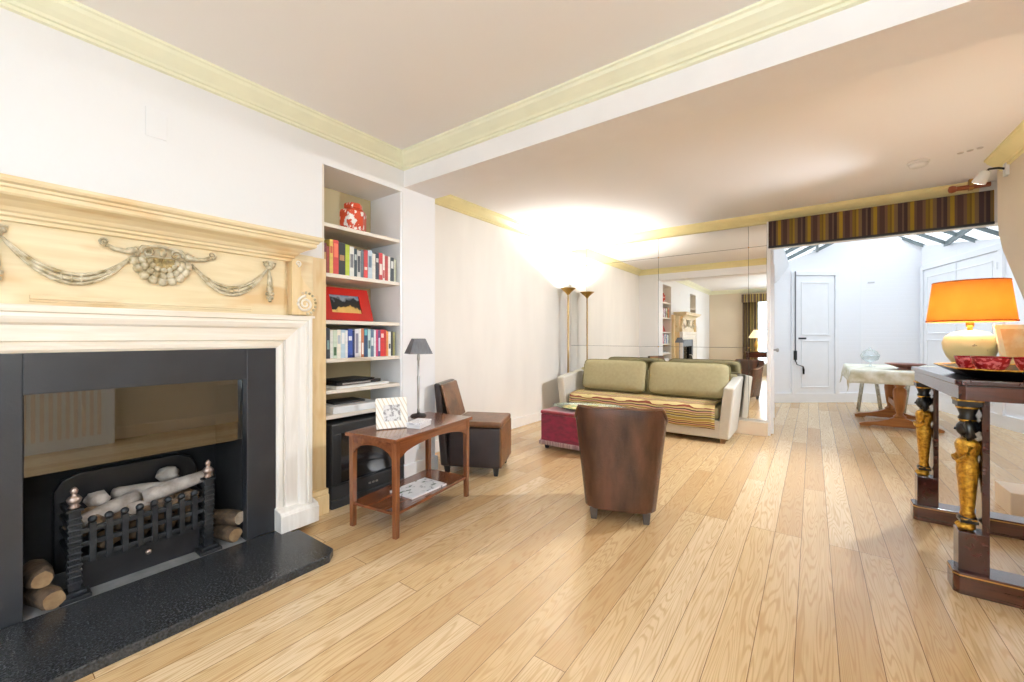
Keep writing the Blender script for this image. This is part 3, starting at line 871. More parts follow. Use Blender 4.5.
spiral(mb, sc - .055, 1.608, .026, 1.5, -1, start=R(200)); spiral(mb, sc + .055, 1.608, .026, 1.5, 1, start=R(-20))
mb.ball((XF + .018, sc, 1.612), (.018, .016, .022), 12, 8)
mb.tube([(XF + .014, sc - .10, 1.585), (XF + .014, sc - .075, 1.63), (XF + .014, sc, 1.642), (XF + .014, sc + .075, 1.63), (XF + .014, sc + .10, 1.585)], [.009, .009, .007, .009, .009], 8)
for sg in (-1, 1):
    mb.tube([(XF + .012, sc + sg * .09, 1.607), (XF + .014, sc + sg * .13, 1.598), (XF + .012, sc + sg * .17, 1.602), (XF + .01, sc + sg * .2, 1.618)], [.014, .012, .010, .009], 8)
    spiral(mb, sc + sg * .205, 1.632, .018, 1.2, sg, start=R(-90), w=.006)
    for i in range(3):
        mb.ball((XF + .014, sc + sg * (.10 + .012 * i), 1.612 - .004 * i), (.012, .011, .014), 8, 6)
mb.build('shell_scrollwork', M['carve'], fp)
# rosettes with hanging husks
for ry in (Yf(.115), Yf(1.108), Yf(-.5 - .0) + .28 if False else Yf(.064) - .99 + .99):
    pass
for ry in (Yf(.10), Yf(1.108)):
    mb = MB()
    for i in range(6):
        a = 2 * PI * i / 6
        mb.ball((XF + .01, ry + .02 * math.cos(a), 1.622 + .016 * math.sin(a)), (.012, .013, .012), 8, 6)
    mb.ball((XF + .016, ry, 1.622), (.014, .01, .01), 8, 6)
    mb.tube([(XF + .008, ry - .035, 1.636), (XF + .01, ry, 1.64), (XF + .008, ry + .035, 1.636)], [.006, .008, .006], 8)
    mb.build('rosette', M['carve'], fp)
    mb = MB()
    mb.tube([(XF + .006, ry, 1.60), (XF + .012, ry, 1.55), (XF + .014, ry, 1.48), (XF + .01, ry, 1.455)], [.004, .011, .018, .008], 10)
    for i, (dy, dz) in enumerate(((-.014, 0), (.014, .002), (0, -.006), (-.009, -.022), (.01, -.022), (0, -.038))):
        mb.ball((XF + .014, ry + dy, 1.452 + dz), (.011, .011, .011), 8, 6)
    mb.build('hanging_husk', M['carve'], fp)
# scroll brackets either end
for sg in (1, -1):
    cy = .715 * sg
    def S(dy, z):
        return (cy + sg * dy, z)
    poly = [S(-.075, 1.336), S(-.075, 1.665), S(-.058, 1.68), S(-.03, 1.678), S(-.01, 1.662), S(-.008, 1.64), S(-.022, 1.622), S(-.02, 1.585), S(-.005, 1.548),
            S(.022, 1.516), S(.055, 1.485), S(.072, 1.455), S(.078, 1.42), S(.074, 1.385), S(.06, 1.355), S(.04, 1.336)]
    mb = MB(); mb.prism(poly, -2.612, -2.552, 'X')
    mb.build('scroll_bracket', M['pinev'], fp, bevel=.003)
    mb = MB()
    spiral(mb, cy + sg * .005, 1.405, .05, 1.9, sg, x=-2.551, w=.009, start=R(90))
    mb.build('lower_volute', M['limed'], fp)
    mb = MB(); spiral(mb, cy - sg * .04, 1.652, .018, 1.3, sg, x=-2.551, w=.006, start=R(-90))
    mb.build('upper_volute', M['limed'], fp)
    mb = MB()
    for i in range(10):
        t = i / 9; a = R(110 - 190 * t)
        mb.ball((-2.552, cy + sg * (.008 + .062 * math.cos(a)), 1.41 + .066 * math.sin(a)), (.009, .009, .009), 6, 5)
    mb.build('scroll_beading', M['carve'], fp)

# smoked glass hood inside the opening
t = thing('fire_canopy', 'smoked glass smoke guard across the upper fireplace opening', 'smoke guard', (0, FC, 0))
MB().box(-2.672, -2.664, -.41, .41, .61, .958).build('glass_panel', M['hood'], t)
MB().box(-2.675, -2.66, -.411, -.404, .61, .96).build('edge_strip', M['iron'], t)
MB().box(-3.07, -2.69, -.40, .40, .93, .955).build('canopy_plate', M['ironb'], t)

# hearth
b = MB(); b.prism([(-2.6, -.12), (-2.07, -.12), (-2.07, 1.19), (-2.12, 1.24), (-2.5, 1.24), (-2.5, 1.20), (-2.6, 1.20)], 0, .042)
tag(b.build('hearth', M['granite'], bevel=.006), 'polished black granite hearth slab on the floor in front of the fireplace', 'hearth')

# ---- fire basket
g = thing('fire_basket', 'cast iron fire basket with finial posts holding pale logs', 'grate', (-.06, FC, .035))
for sg, yy in ((-1, -.259), (1, .245)):
    b = MB()
    b.prism([(-2.66, yy - .05), (-2.555, yy - .05), (-2.555, yy + .05), (-2.66, yy + .05)], 0.0, .018)
    b.prism([(-2.645, yy - .035), (-2.57, yy - .035), (-2.57, yy + .035), (-2.645, yy + .035)], .018, .035)
    b.box(-2.625, -2.59, yy - .02, yy + .02, .035, .385)
    for i in range(12):
        b.box(-2.632, -2.588, yy - .024, yy + .024, .06 + i * .026, .072 + i * .026)
    b.box(-2.635, -2.58, yy - .028, yy + .028, .385, .397)
    p = b.build('post', M['iron'], g, bevel=.003)
    MB().lathe([(.01, 0), (.022, .008), (.012, .016), (.022, .03), (.026, .042), (.018, .055), (.008, .062), (.012, .072), (.014, .082), (.006, .094), (.0, .098)], n=14).build('finial', M['pewter'], p, loc=(-2.608, yy, .397))
for i, z in enumerate((.15, .215, .275)):
    b = MB(); b.box(-2.625, -2.6, -.24, .225, z, z + .022)
    b.build('rail', M['iron'], g, bevel=.003)
for i in range(8):
    yy = -.20 + .385 * i / 7
    b = MB(); b.box(-2.632, -2.596, yy - .012, yy + .012, .14, .315)
    b.lathe([(.008, 0), (.016, .008), (.016, .02), (.009, .028), (0, .031)], (-2.614, yy, .315), 10)
    b.build('bar', M['iron'], g, bevel=.002)
for yy in (-.262, .25):
    b = MB()
    for z in (.15, .215, .275, .33):
        b.box(-2.925, -2.62, yy - .008, yy + .008, z, z + .02)
    b.build('side_rail', M['iron'], g, bevel=.002)
b = MB(); b.box(-2.925, -2.63, -.25, .24, .12, .14)
b.build('grate_floor', M['iron'], g)
b = MB(); b.prism([(-.29, .0), (.29, .0), (.29, .40), (.26, .455), (.20, .48), (-.20, .48), (-.26, .455), (-.29, .40)], -2.96, -2.93, 'X')
b.build('fireback', M['ironb'], g, bevel=.008)
ap = MB().box(-2.655, -2.645, -.235, .22, .0, .14).build('ash_panel', M['ironb'], g, bevel=.003)
MB().lathe([(.006, 0), (.006, .012), (.012, .018), (.012, .026), (0, .03)], n=12).build('knob', M['pewter'], ap, loc=(-2.645, .0, .09), rot=(0, R(90), 0))


def log(name, loc, L, r, direction, m, cutm, label, cat, group=None, seed=0, lump=.25):
    mb = MB()
    d = Vector(direction).normalized(); n = 14; N = 8
    a = d.cross(Vector((0, 0, 1))).normalized(); bb = d.cross(a)
    vs = []
    for j in range(N + 1):
        t = j / N
        for i in range(n):
            an = 2 * PI * i / n
            rr = r * (1 + lump * noise.noise(Vector((math.cos(an) * 1.3, math.sin(an) * 1.3, t * L * 9 + seed * 5.3)))) * (.82 if j in (0, N) else 1)
            vs.append(d * (L * (t - .5)) + (a * math.cos(an) + bb * math.sin(an)) * rr)
    mb.add(vs, [(j * n + i, j * n + (i + 1) % n, (j + 1) * n + (i + 1) % n, (j + 1) * n + i) for j in range(N) for i in range(n)], True)
    o0 = len(mb.v)
    mb.cur = 1
    mb.f.append(list(range(n))[::-1]); mb.m.append(1); mb.sm.append(False)
    mb.f.append(list(range(N * n, (N + 1) * n))); mb.m.append(1); mb.sm.append(False)
    if name == 'gas_log':
        loc = (loc[0] - .06, loc[1], loc[2] - .035)
    o = mb.build(name, [m, cutm], loc=loc)
    return tag(o, label, cat, group)


ashcut = mat('ash_log_end', rgb(196, 180, 160), .9, var=.2, vscale=(30, 30, 30))
log('gas_log', (-2.74, .74, .425), .30, .036, (0.1, 1, .17), M['ash'], ashcut, 'long ash-white log lying on top at the right of the fire basket', 'log', 'logs in the fire basket', 1)
log('gas_log', (-2.75, .47, .385), .26, .035, (-.5, 1, .15), M['ash'], ashcut, 'grey log lying low in the middle left of the fire basket', 'log', 'logs in the fire basket', 2)
log('gas_log', (-2.82, .60, .42), .24, .034, (.8, 1, .05), M['ash'], ashcut, 'ash-white log lying crosswise at the back middle of the fire basket', 'log', 'logs in the fire basket', 3)
for i, (x, y, z, r, lab, pale) in enumerate([
    (-2.80, .43, .43, .042, 'round pinkish grey coal at the left end of the fire basket, behind the left post', 1),
    (-2.86, .72, .465, .045, 'pale lumpy coal standing highest at the back of the fire basket', 1),
    (-2.70, .40, .325, .040, 'brown-grey coal low in the left corner of the fire basket', 0),
    (-2.68, .50, .305, .036, 'brown-grey coal behind the left bars of the fire basket', 0),
    (-2.68, .60, .315, .038, 'brown-grey coal behind the middle bars of the fire basket', 0),
    (-2.68, .695, .32, .036, 'brown-grey coal behind the right-hand bars of the fire basket', 0),
    (-2.70, .78, .335, .034, 'brown-grey coal beside the right post of the fire basket', 0),
    (-2.76, .56, .35, .05, 'grey coal heaped under the logs in the centre of the fire basket', 1),
]):
    o = MB().ball((0, 0, 0), (r, r * 1.15, r * .9), 14, 10, .35, i + 3).build('coal', M['ash'] if pale else mat('brown_coal', rgb(150, 120, 88), .9, var=.3, vscale=(20, 20, 20), bump=.6, bscale=40, col2=rgb(84, 70, 60)), loc=(x - .06, y, z - (.035 if pale else .01)))
    tag(o, lab, 'coal', 'coals in the fire basket')
# hidden heap that carries them
for i, (x, y, z, r) in enumerate([(-2.8, .4, .3, .08), (-2.8, .52, .29, .08), (-2.82, .66, .3, .09), (-2.8, .77, .28, .07), (-2.7, .45, .225, .05), (-2.7, .56, .225, .05), (-2.7, .67, .225, .05), (-2.7, .76, .235, .05)]):
    o = MB().ball((0, 0, 0), (r, r, r * .85), 12, 8, .3, i + 30).build('coal', mat('brown_coal', rgb(150, 120, 88), .9), loc=(x - .06, y, z))
    tag(o, 'dark brown coal in the lower layer of the fire basket', 'coal', 'lower layer of coals in the fire basket')
log('firewood_log', (-2.70, .235, .082), .20, .045, (1, .25, 0), M['bark'], M['cut'], 'bark-covered log lying on the firebox floor at the far left, lower of two', 'log', 'split logs beside the fire basket', 11)
log('firewood_log', (-2.735, .225, .165), .20, .042, (1, .05, .02), M['bark'], M['cut'], 'bark-covered log resting on top of another at the far left of the firebox', 'log', 'split logs beside the fire basket', 12)
log('firewood_log', (-2.74, .935, .078), .20, .043, (1, .2, 0), M['bark'], M['cut'], 'bark-covered log on the firebox floor right of the basket, lower of two', 'log', 'split logs beside the fire basket', 13)
log('firewood_log', (-2.745, .935, .162), .22, .043, (1, .45, .05), M['bark'], ashcut, 'reddish log with pale cut end stacked right of the fire basket', 'log', 'split logs beside the fire basket', 14)

# ------------------------------------------------------------------ alcove bookcase
def alcove(ya, yb, zlist, label, name='alcove_bookcase'):
    t = thing(name, label, 'bookcase', (XL, ya, 0))
    L = yb - ya; D = XB - XL
    for z in zlist:
        MB().box(.004, D - .012, .018, L - .018, z - .028, z).build('shelf', M['shelf'], t, bevel=.003)
    MB().box(.004, D - .004, L - .017, L - .001, 0, 2.408).build('side_panel', M['gloss'], t)
    MB().box(.004, D - .004, .001, .017, 0, 2.408).build('side_panel', M['shelf'], t)
    b = MB(); b.box(D - .02, D + .004, -.014, .014, 0, 2.41)
    return t


SZ = [2.01, 1.655, 1.32, 1.045, .82, .64]
alcove(1.53, 2.225, SZ, 'built-in alcove bookcase with six painted shelves right of the fireplace')
alcove(-1.05, -.36, SZ, 'built-in alcove bookcase left of the fireplace, seen only in the mirror')


def book(y, w, h, d, z, colour, label, x_front=-2.80, group='', tilt=0.0, band=None, rough=.5, parts=True):
    key = 'book_%d_%d_%d' % colour
    m = mat(key, rgb(*colour), rough, var=.08, vscale=(4, 4, 30))
    t = MB()
    c = .003
    t.box(-d, 0, 0, w, 0, h)
    if band:
        t.cur = 1
        t.box(.0, .0008, w * .15, w * .85, h * band[1], h * band[2]); t.cur = 0
        mm = [m, mat('band_%d_%d_%d' % band[0], rgb(*band[0]), .5)]
    else:
        mm = m
    o = t.build('book', mm, loc=(x_front, y, z), bevel=.0015, seg=1)
    o.rotation_euler = (tilt, 0, 0)
    return tag(o, label, 'book', group)


# each row: width, height, depth, colour, band, description
row1 = [
    (.034, .215, (112, 40, 40), ((190, 150, 90), .3, .7), 'dark red book at the far left end of upper book row'),
    (.020, .195, (150, 56, 44), None, 'narrow brick red book, second from left in upper row'),
    (.026, .250, (226, 196, 96), ((200, 90, 60), .6, .8), 'tall pale yellow book left of the coral red one, upper row'),
    (.042, .250, (214, 66, 62), ((236, 120, 90), .5, .9), 'tall thick coral red book next to the black one, upper row'),
    (.052, .240, (26, 24, 24), ((190, 140, 90), .45, .62), 'thick black book with a small tan spine picture, upper row'),
    (.034, .235, (186, 200, 50), None, 'lime green book right of the thick black book, upper row'),
    (.036, .225, (228, 228, 222), ((120, 120, 124), .3, .75), 'white book right of the lime green one, upper row'),
    (.024, .215, (40, 58, 66), ((190, 196, 190), .6, .8), 'dark teal narrow book, upper row'),
    (.030, .205, (200, 196, 190), ((60, 60, 66), .2, .8), 'light grey book with dark spine lettering block, upper row'),
    (.026, .215, (90, 100, 110), None, 'slate grey narrow book left of the two red books, upper row'),
    (.034, .220, (196, 46, 46), ((230, 200, 190), .3, .4), 'bright red book in the middle of the upper row'),
    (.038, .225, (190, 204, 216), ((100, 120, 140), .4, .8), 'pale blue-grey book, upper row'),
    (.030, .205, (232, 226, 216), None, 'cream book right of the pale blue-grey one, upper row'),
    (.030, .215, (40, 44, 60), ((200, 200, 200), .65, .8), 'dark navy book with a light band, upper row'),
    (.034, .220, (190, 40, 44), ((230, 220, 210), .2, .6), 'red book with a pale central band, upper row'),
    (.020, .215, (236, 232, 226), ((180, 40, 40), .1, .4), 'thin white book with a red foot, upper row'),
    (.030, .205, (176, 52, 44), None, 'brick red book near the right end of the upper row'),
    (.022, .205, (236, 230, 222), None, 'thin white book near the right end of the upper row'),
    (.034, .200, (44, 52, 58), ((214, 214, 210), .55, .85), 'charcoal book, second from right in upper row'),
    (.022, .190, (214, 214, 190), None, 'small pale book at the right end of the upper row'),
]
y = 1.552
for w, h, c, bd, lab in row1:
    book(y, w, h, .17, 1.655, c, lab, -2.80, 'books on the second shelf', band=bd); y += w + .0012
row2 = [
    (.032, .215, (50, 62, 92), ((150, 120, 90), .5, .8), 'slate blue book at the far left end of lower row'),
    (.026, .220, (34, 42, 54), ((120, 150, 150), .3, .6), 'blackish blue book, second from left in lower row'),
    (.022, .205, (230, 232, 226), None, 'thin white book, third from left in lower row'),
    (.030, .205, (206, 222, 204), ((60, 90, 60), .1, .4), 'pale mint green book, lower row'),
    (.028, .210, (238, 236, 224), ((180, 190, 200), .5, .8), 'cream white book left of the pale sky blue one, lower row'),
    (.034, .208, (188, 212, 226), ((240, 240, 240), .5, .9), 'pale sky blue book, lower row'),
    (.020, .205, (236, 238, 240), None, 'thin bright white book left of the royal blue book, lower row'),
    (.038, .215, (44, 76, 160), ((220, 224, 236), .6, .75), 'thick royal blue book, lower row'),
    (.018, .205, (30, 40, 90), None, 'thin navy book touching the royal blue one, lower row'),
    (.034, .215, (232, 232, 238), ((130, 130, 150), .15, .85), 'white book with grey speckled spine, lower row'),
    (.018, .220, (240, 240, 236), None, 'tall thin white book left of the orange one, lower row'),
    (.022, .222, (206, 124, 84), ((240, 230, 220), .1, .5), 'pale orange book, middle of the lower row'),
    (.034, .224, (36, 70, 104), ((100, 180, 190), .75, .95), 'dark petrol blue book with a turquoise head, lower row'),
    (.024, .215, (196, 220, 216), ((90, 110, 110), .3, .6), 'pale aqua book right of the petrol blue one, lower row'),
    (.028, .215, (92, 116, 140), ((220, 224, 226), .4, .7), 'steel blue book, lower row'),
    (.018, .212, (238, 236, 240), None, 'thin white book left of the magenta one, lower row'),
    (.018, .215, (206, 60, 110), None, 'thin magenta book, lower row'),
    (.022, .212, (104, 70, 120), ((220, 210, 230), .2, .7), 'purple book, lower row'),
    (.034, .215, (208, 40, 40), ((238, 200, 190), .7, .85), 'thick scarlet book, lower row'),
    (.020, .214, (190, 50, 40), None, 'thin red book between the scarlet and the orange ones, lower row'),
    (.018, .205, (226, 150, 80), None, 'thin orange book, lower row'),
    (.024, .200, (234, 232, 224), ((90, 90, 90), .3, .5), 'small white book right of the thin orange one, lower row'),
    (.018, .200, (44, 44, 44), None, 'thin black book, second from right in lower row'),
    (.020, .198, (150, 148, 90), None, 'olive green book at the right end of the lower row'),
]
y = 1.552
for w, h, c, bd, lab in row2:
    book(y, w, h, .16, 1.045, c, lab, -2.80, 'books on the fourth shelf', band=bd); y += w + .0012
# books of the other alcove (in the mirror)
for zi, (z, n_) in enumerate(((1.655, 14), (1.045, 14), (1.32, 10))):
    y = -1.02
    for i in range(n_):
        w = random.uniform(.025, .05)
        c = random.choice([(190, 50, 44), (228, 226, 220), (60, 70, 90), (200, 180, 120), (120, 40, 40), (220, 220, 230)])
        if y + w > -.38:
            break
        sh = {1.655: 'second', 1.045: 'fourth', 1.32: 'third'}[z]
        book(y, w, random.uniform(.18, .24), .16, z, c, 'book on the %s shelf of the other alcove, seen small in the mirror' % sh, -2.80, 'books on the %s shelf of the other alcove' % sh)
        y += w + .001

# ginger jar (hexagonal) on the top shelf
def jar_mat():
    m = picture_material('orange_jar_glaze', [(.0, rgb(196, 66, 30)), (.54, rgb(200, 70, 34)), (.57, rgb(240, 236, 230)), (.8, rgb(238, 232, 232))], (26, 26, 20))
    return m


jm = jar_mat()
t = thing('ginger_jar', 'orange hexagonal lidded jar with white floral pattern on the top shelf', 'jar', (-2.9, 1.86, 2.01), R(12))
MB().lathe([(.088, 0), (.1, .012), (.103, .15), (.095, .172), (.065, .182)], n=6).build('body', jm, t, bevel=.006)
MB().lathe([(.068, .182), (.07, .187), (.07, .218), (.06, .228), (0, .23)], n=6).build('lid', jm, t, bevel=.004)

# red framed picture on third shelf, leaning back
def framed(name, label, cat, loc, rz, w, h, border, depth, lean, mframe, mpic, back=None, border_tb=None, group=None):
    """stands with its lower edge at loc, faces +X before rz"""
    t = thing(name, label, cat, loc, group=group, rot=(0, -lean, rz))
    bt = border_tb or border
    b = MB()
    b.box(0, depth, -w / 2, w / 2, 0, bt); b.box(0, depth, -w / 2, w / 2, h - bt, h)
    b.box(0, depth, -w / 2, -w / 2 + border, bt, h - bt); b.box(0, depth, w / 2 - border, w / 2, bt, h - bt)
    b.build('frame', mframe, t, bevel=.002)
    MB().box(.002, depth * .6, -w / 2 + border, w / 2 - border, bt, h - bt).build('picture', mpic, t)
    MB().box(-.006, .002, -w / 2 + .01, w / 2 - .01, .01, h - .01).build('back_board', back or M['matblack'], t)
    return t


landscape = bpy.data.materials.new('sunset_landscape'); landscape.use_nodes = True
nt = landscape.node_tree; n = nt.nodes; l = nt.links
bs = n['Principled BSDF']; bs.inputs['Roughness'].default_value = .3
tc = n.new('ShaderNodeTexCoord'); sx = n.new('ShaderNodeSeparateXYZ'); l.new(tc.outputs['Object'], sx.inputs[0])
nz = n.new('ShaderNodeTexNoise'); nz.inputs['Scale'].default_value = 14; l.new(tc.outputs['Object'], nz.inputs['Vector'])
ma = n.new('ShaderNodeMath'); ma.operation = 'MULTIPLY_ADD'; ma.inputs[1].default_value = .16; l.new(nz.outputs['Fac'], ma.inputs[0]); l.new(sx.outputs['Z'], ma.inputs[2])
mrg = n.new('ShaderNodeMapRange'); mrg.inputs['From Min'].default_value = .12; mrg.inputs['From Max'].default_value = .32; l.new(ma.outputs[0], mrg.inputs['Value'])
rp = n.new('ShaderNodeValToRGB'); cr = rp.color_ramp
for i, (p, c) in enumerate([(0, rgb(222, 180, 110)), (1, rgb(60, 84, 120)), (.25, rgb(206, 168, 90)), (.32, rgb(40, 40, 36)), (.6, rgb(24, 30, 34)), (.72, rgb(150, 160, 170)), (.85, rgb(100, 130, 160))]):
    e = cr.elements[i] if i < 2 else cr.elements.new(p)
    e.position = p; e.color = c
l.new(mrg.outputs['Result'], rp.inputs['Fac']); l.new(rp.outputs['Color'], bs.inputs['Base Color'])
framed('framed_picture', 'landscape photograph in a wide bright red frame leaning on the third shelf', 'picture', (-2.89, 1.81, 1.322), R(0), .43, .27, .09, .02, R(20), mat('red_lacquer', rgb(190, 34, 22), .35), landscape, mat('red_lacquer', rgb(190, 34, 22), .35), border_tb=.06)

# shelf 5: black deck on white folders;  shelf 6: white boxes
def tilted(name, label, cat, loc, rz, *a, **k):
    return thing(name, label, cat, loc, rz)


o = MB().box(-.17, .17, -.24, .24, 0, .018).build('paper_stack', M['paper'], loc=(-2.97, 1.88, .82), rotz=R(4), bevel=.002)
tag(o, 'flat stack of white papers under the black player on the fifth shelf', 'papers')
t = thing('record_player', 'flat black player unit lying on white papers on the fifth shelf', 'player', (-2.98, 1.86, .838), R(6))
MB().box(-.15, .15, -.21, .21, 0, .026).build('body', M['glossblack'], t, bevel=.006)
MB().box(-.13, .12, -.19, .17, .027, .036).build('lid', M['matblack'], t, bevel=.004)
MB().box(.1495, .152, -.16, .1, .006, .018).build('front_panel', M['silver'], t)
t = thing('set_top_box', 'flat white box with black top lying on the lowest shelf', 'box', (-2.94, 1.84, .64), R(-3))
MB().box(-.16, .16, -.2, .2, 0, .05).build('body', M['plastic'], t, bevel=.006)
MB().box(-.14, .05, -.14, .12, .05, .066).build('top_tray', M['matblack'], t, bevel=.004)
o = MB().box(-.12, .14, -.1, .1, 0, .022).build('paper_stack', M['paper'], loc=(-2.93, 2.1, .64), rotz=R(-8), bevel=.002)
tag(o, 'white sheaf of papers beside the white box on the lowest shelf', 'papers')

# black television-like cabinet below the shelves
t = thing('television_set', 'black boxy set with recessed dark front standing on the floor in the alcove', 'television', (-2.70, 1.87, 0), 0)
b = MB(); b.box(-.42, -.03, -.30, .30, .02, .58)
b.build('body', M['matblack'], t, bevel=.015)
b = MB(); b.box(-.03, .02, -.315, .315, .0, .06); b.box(-.03, .015, -.315, .315, .06, .16); b.box(-.03, .02, -.315, .315, .52, .59); b.box(-.03, .02, -.315, -.24, .16, .52); b.box(-.03, .02, .24, .315, .16, .52)
b.build('bezel', M['matblack'], t, bevel=.008)
b = MB(); b.grid(lambda u, v: (-.012 + .012 * math.sin(PI * u) * math.sin(PI * v), -.24 + .48 * u, .16 + .36 * v), 12, 10)
b.build('screen', M['glossblack'], t)
for dy in (-.02, .01, .04):
    MB().box(.015, .021, dy, dy + .018, .1, .112).build('button', M['silver'], t)

# ------------------------------------------------------------------ side table
t = thing('side_table', 'mahogany side table with arched aprons and lower shelf by the bookcase', 'side table', (-2.235, 1.905, 0), R(8))
W, L_ = .2, .385
b = MB(); b.box(-W - .015, W + .015, -L_ - .02, L_ + .02, .575, .598)
b.build('top', M['mahog'], t, bevel=.004)
for sx_ in (-1, 1):
    for sy_ in (-1, 1):
        x, y = sx_ * (W - .018), sy_ * (L_ - .018)
        MB().hexa([(x - .015, y - .015, 0), (x + .015, y - .015, 0), (x + .015, y + .015, 0), (x - .015, y + .015, 0)],
                  [(x - .018, y - .018, .575), (x + .018, y - .018, .575), (x + .018, y + .018, .575), (x - .018, y + .018, .575)]).build('leg', M['mahogz'], t, bevel=.002)


def apron_poly(a, c, top=.575, edge=.47, mid=.535):
    pts = [(a, top), (c, top), (c, edge)]
    for i in range(1, 12):
        u = 1 - i / 12
        pts.append((a + (c - a) * u, edge + (mid - edge) * min(1, (4 * u * (1 - u)) ** .6)))
    pts.append((a, edge))
    return pts


for sg in (-1, 1):
    MB().prism(apron_poly(-L_ + .036, L_ - .036), sg * (W - .012) - .008, sg * (W - .012) + .008, 'X').build('apron', M['mahog'], t)
    MB().prism(apron_poly(-W + .036, W - .036), sg * (L_ - .012) - .008, sg * (L_ - .012) + .008, 'Y').build('apron', M['mahog'], t)
b = MB(); b.box(-W + .01, W - .01, -L_ + .01, L_ - .01, .135, .153)
b.build('lower_shelf', M['mahog'], t, bevel=.003)
MT = Matrix.Translation((-2.235, 1.905, 0)) @ Matrix.Rotation(R(8), 4, 'Z')


def onT(x, y, z):
    return tuple(MT @ Vector((x, y, z)))


# magazine
magm = picture_material('magazine_cover', [(0, rgb(60, 60, 70)), (.38, rgb(100, 104, 110)), (.44, rgb(225, 226, 230)), (.9, rgb(240, 240, 240)), (.36, rgb(70, 110, 70))], (24, 16, 1))
o = MB().box(-.11, .11, -.16, .16, 0, .012).build('magazine', magm, loc=onT(.04, 0.0, .153), rotz=R(2), bevel=.002)
tag(o, 'grey and white magazine lying on the lower shelf of the side table', 'magazine')
# photo frame on the table
sketch = picture_material('sketch_print', [(0, rgb(120, 116, 120)), (.42, rgb(150, 146, 146)), (.5, rgb(222, 220, 220)), (1, rgb(238, 236, 236))], (50, 50, 50))
pf = framed('photo_frame', 'cream striped photo frame with a faint sketch standing on the side table', 'photo frame', onT(-.02, -.19, .600), R(-28), .20, .20, .045, .014, R(16), M['striprame'], sketch)
MB().box(-.06, -.052, -.02, .02, 0, .12).build('strut', M['paper'], pf)
t = thing('trinket_box', 'small white decorated box lying on the side table by the frame', 'box', onT(.09, -.055, .598), R(20))
MB().box(-.05, .05, -.075, .075, 0, .026).build('body', M['white'], t, bevel=.003)
MB().box(-.053, .053, -.078, .078, .027, .040).build('lid', picture_material('patterned_white', [(0, rgb(170, 165, 180)), (.42, rgb(210, 208, 214)), (.5, rgb(240, 240, 244)), (1, rgb(246, 246, 248))], (70, 70, 70)), t, bevel=.003)
# candlestick lamp
t = thing('table_lamp', 'slim grey-shaded candlestick lamp on the far end of the side table', 'lamp', onT(-.16, .225, .598))
MB().lathe([(.058, 0), (.06, .006), (.05, .014), (.014, .02), (.009, .03)], n=24).build('base', M['matblack'], t)
MB().lathe([(.009, .02), (.011, .05), (.007, .06), (.009, .2), (.011, .3), (.007, .31), (.008, .42), (.012, .43), (.006, .57)], n=14).build('stem', M['silver'], t)
MB().lathe([(.122, .475), (.06, .59), (.058, .59), (.120, .475)], n=4, cap=False, rot=R(20)).build('lamp_shade', M['greyshade'], t, bevel=.004)
MB().box(-.05, .05, -.002, .002, .57, .573).build('shade_carrier', M['silver'], t)

# ------------------------------------------------------------------ leather slipper chair by wall
t = thing('slipper_chair', 'brown leather slipper chair with dark sides facing right against the cream wall', 'chair', (-2.49, 2.86, 0), R(26))
# local: +X forward, near side = -Y
b = MB(); b.box(-.2, .27, -.235, .235, .07, .42)
b.build('seat_box', M['leatherd'], t, bevel=.02, seg=3)
b = MB(); b.box(-.17, .272, -.24, .24, .42, .47)
b.build('seat', M['leatherb'], t, bevel=.018, seg=3)
b = MB(); b.box(.258, .276, -.236, .236, .075, .425)
b.build('front_panel', M['leatherb'], t, bevel=.01)
b = MB(); b.hexa([(-.27, -.235, .07), (-.19, -.235, .07), (-.19, .235, .07), (-.27, .235, .07)], [(-.34, -.22, .79), (-.28, -.22, .79), (-.28, .22, .79), (-.34, .22, .79)])
b.build('backrest', M['leatherd'], t, bevel=.02, seg=3)
b = MB(); b.hexa([(-.2, -.215, .46), (-.17, -.215, .46), (-.17, .215, .46), (-.2, .215, .46)], [(-.285, -.205, .78), (-.26, -.205, .78), (-.26, .205, .78), (-.285, .205, .78)])
b.build('back_cushion', M['leatherb'], t, bevel=.012, seg=3)
for x in (-.22, .22):
    for y in (-.19, .19):
        MB().hexa([(x - .016, y - .016, 0), (x + .016, y - .016, 0), (x + .016, y + .016, 0), (x - .016, y + .016, 0)],
                  [(x - .024, y - .024, .075), (x + .024, y - .024, .075), (x + .024, y + .024, .075), (x - .024, y + .024, .075)]).build('leg', M['matblack'], t)

# ------------------------------------------------------------------ brown leather tub chair (seen from behind)
t = thing('tub_chair', 'brown leather tub chair with curved back turned away from the camera', 'armchair', (-1.075, 2.74, 0), R(20))
# local: back towards -Y, opening to +Y


def tub(u, v, inset=0.0):
    # u 0..1 round the shell from left arm front, over the back, to right arm front; v 0..1 bottom to top
    a = R(-30) - (R(120)) * u * 1.0
    ang = R(0) + PI * u                         # 0 right side ... PI left side
    topr = 1.0 + .29 * v                          # flares to the top
    wx = (.235 - inset) * topr; wy = (.215 - inset) * (1 + .10 * v)
    # superellipse for a squarish shell
    c_, s_ = math.cos(ang), math.sin(ang)
    e = .55
    x = wx * math.copysign(abs(c_) ** e, c_); yb = -wy * abs(s_) ** e
    return x, yb


def shell(u, v, inset=0.0, zb=.07):
    x, yb = tub(u, v, inset)
    back = math.sin(PI * u)
    ztop = .60 + .145 * min(1, max(0, (back - .15) / .5))
    z = zb + (ztop - zb) * v
    # a little crown along the back
    z += v * .0
    if back < .35:
        yb += (.35 - back) / .35 * (.26)
    return (x, yb - .035 * v * back, z)


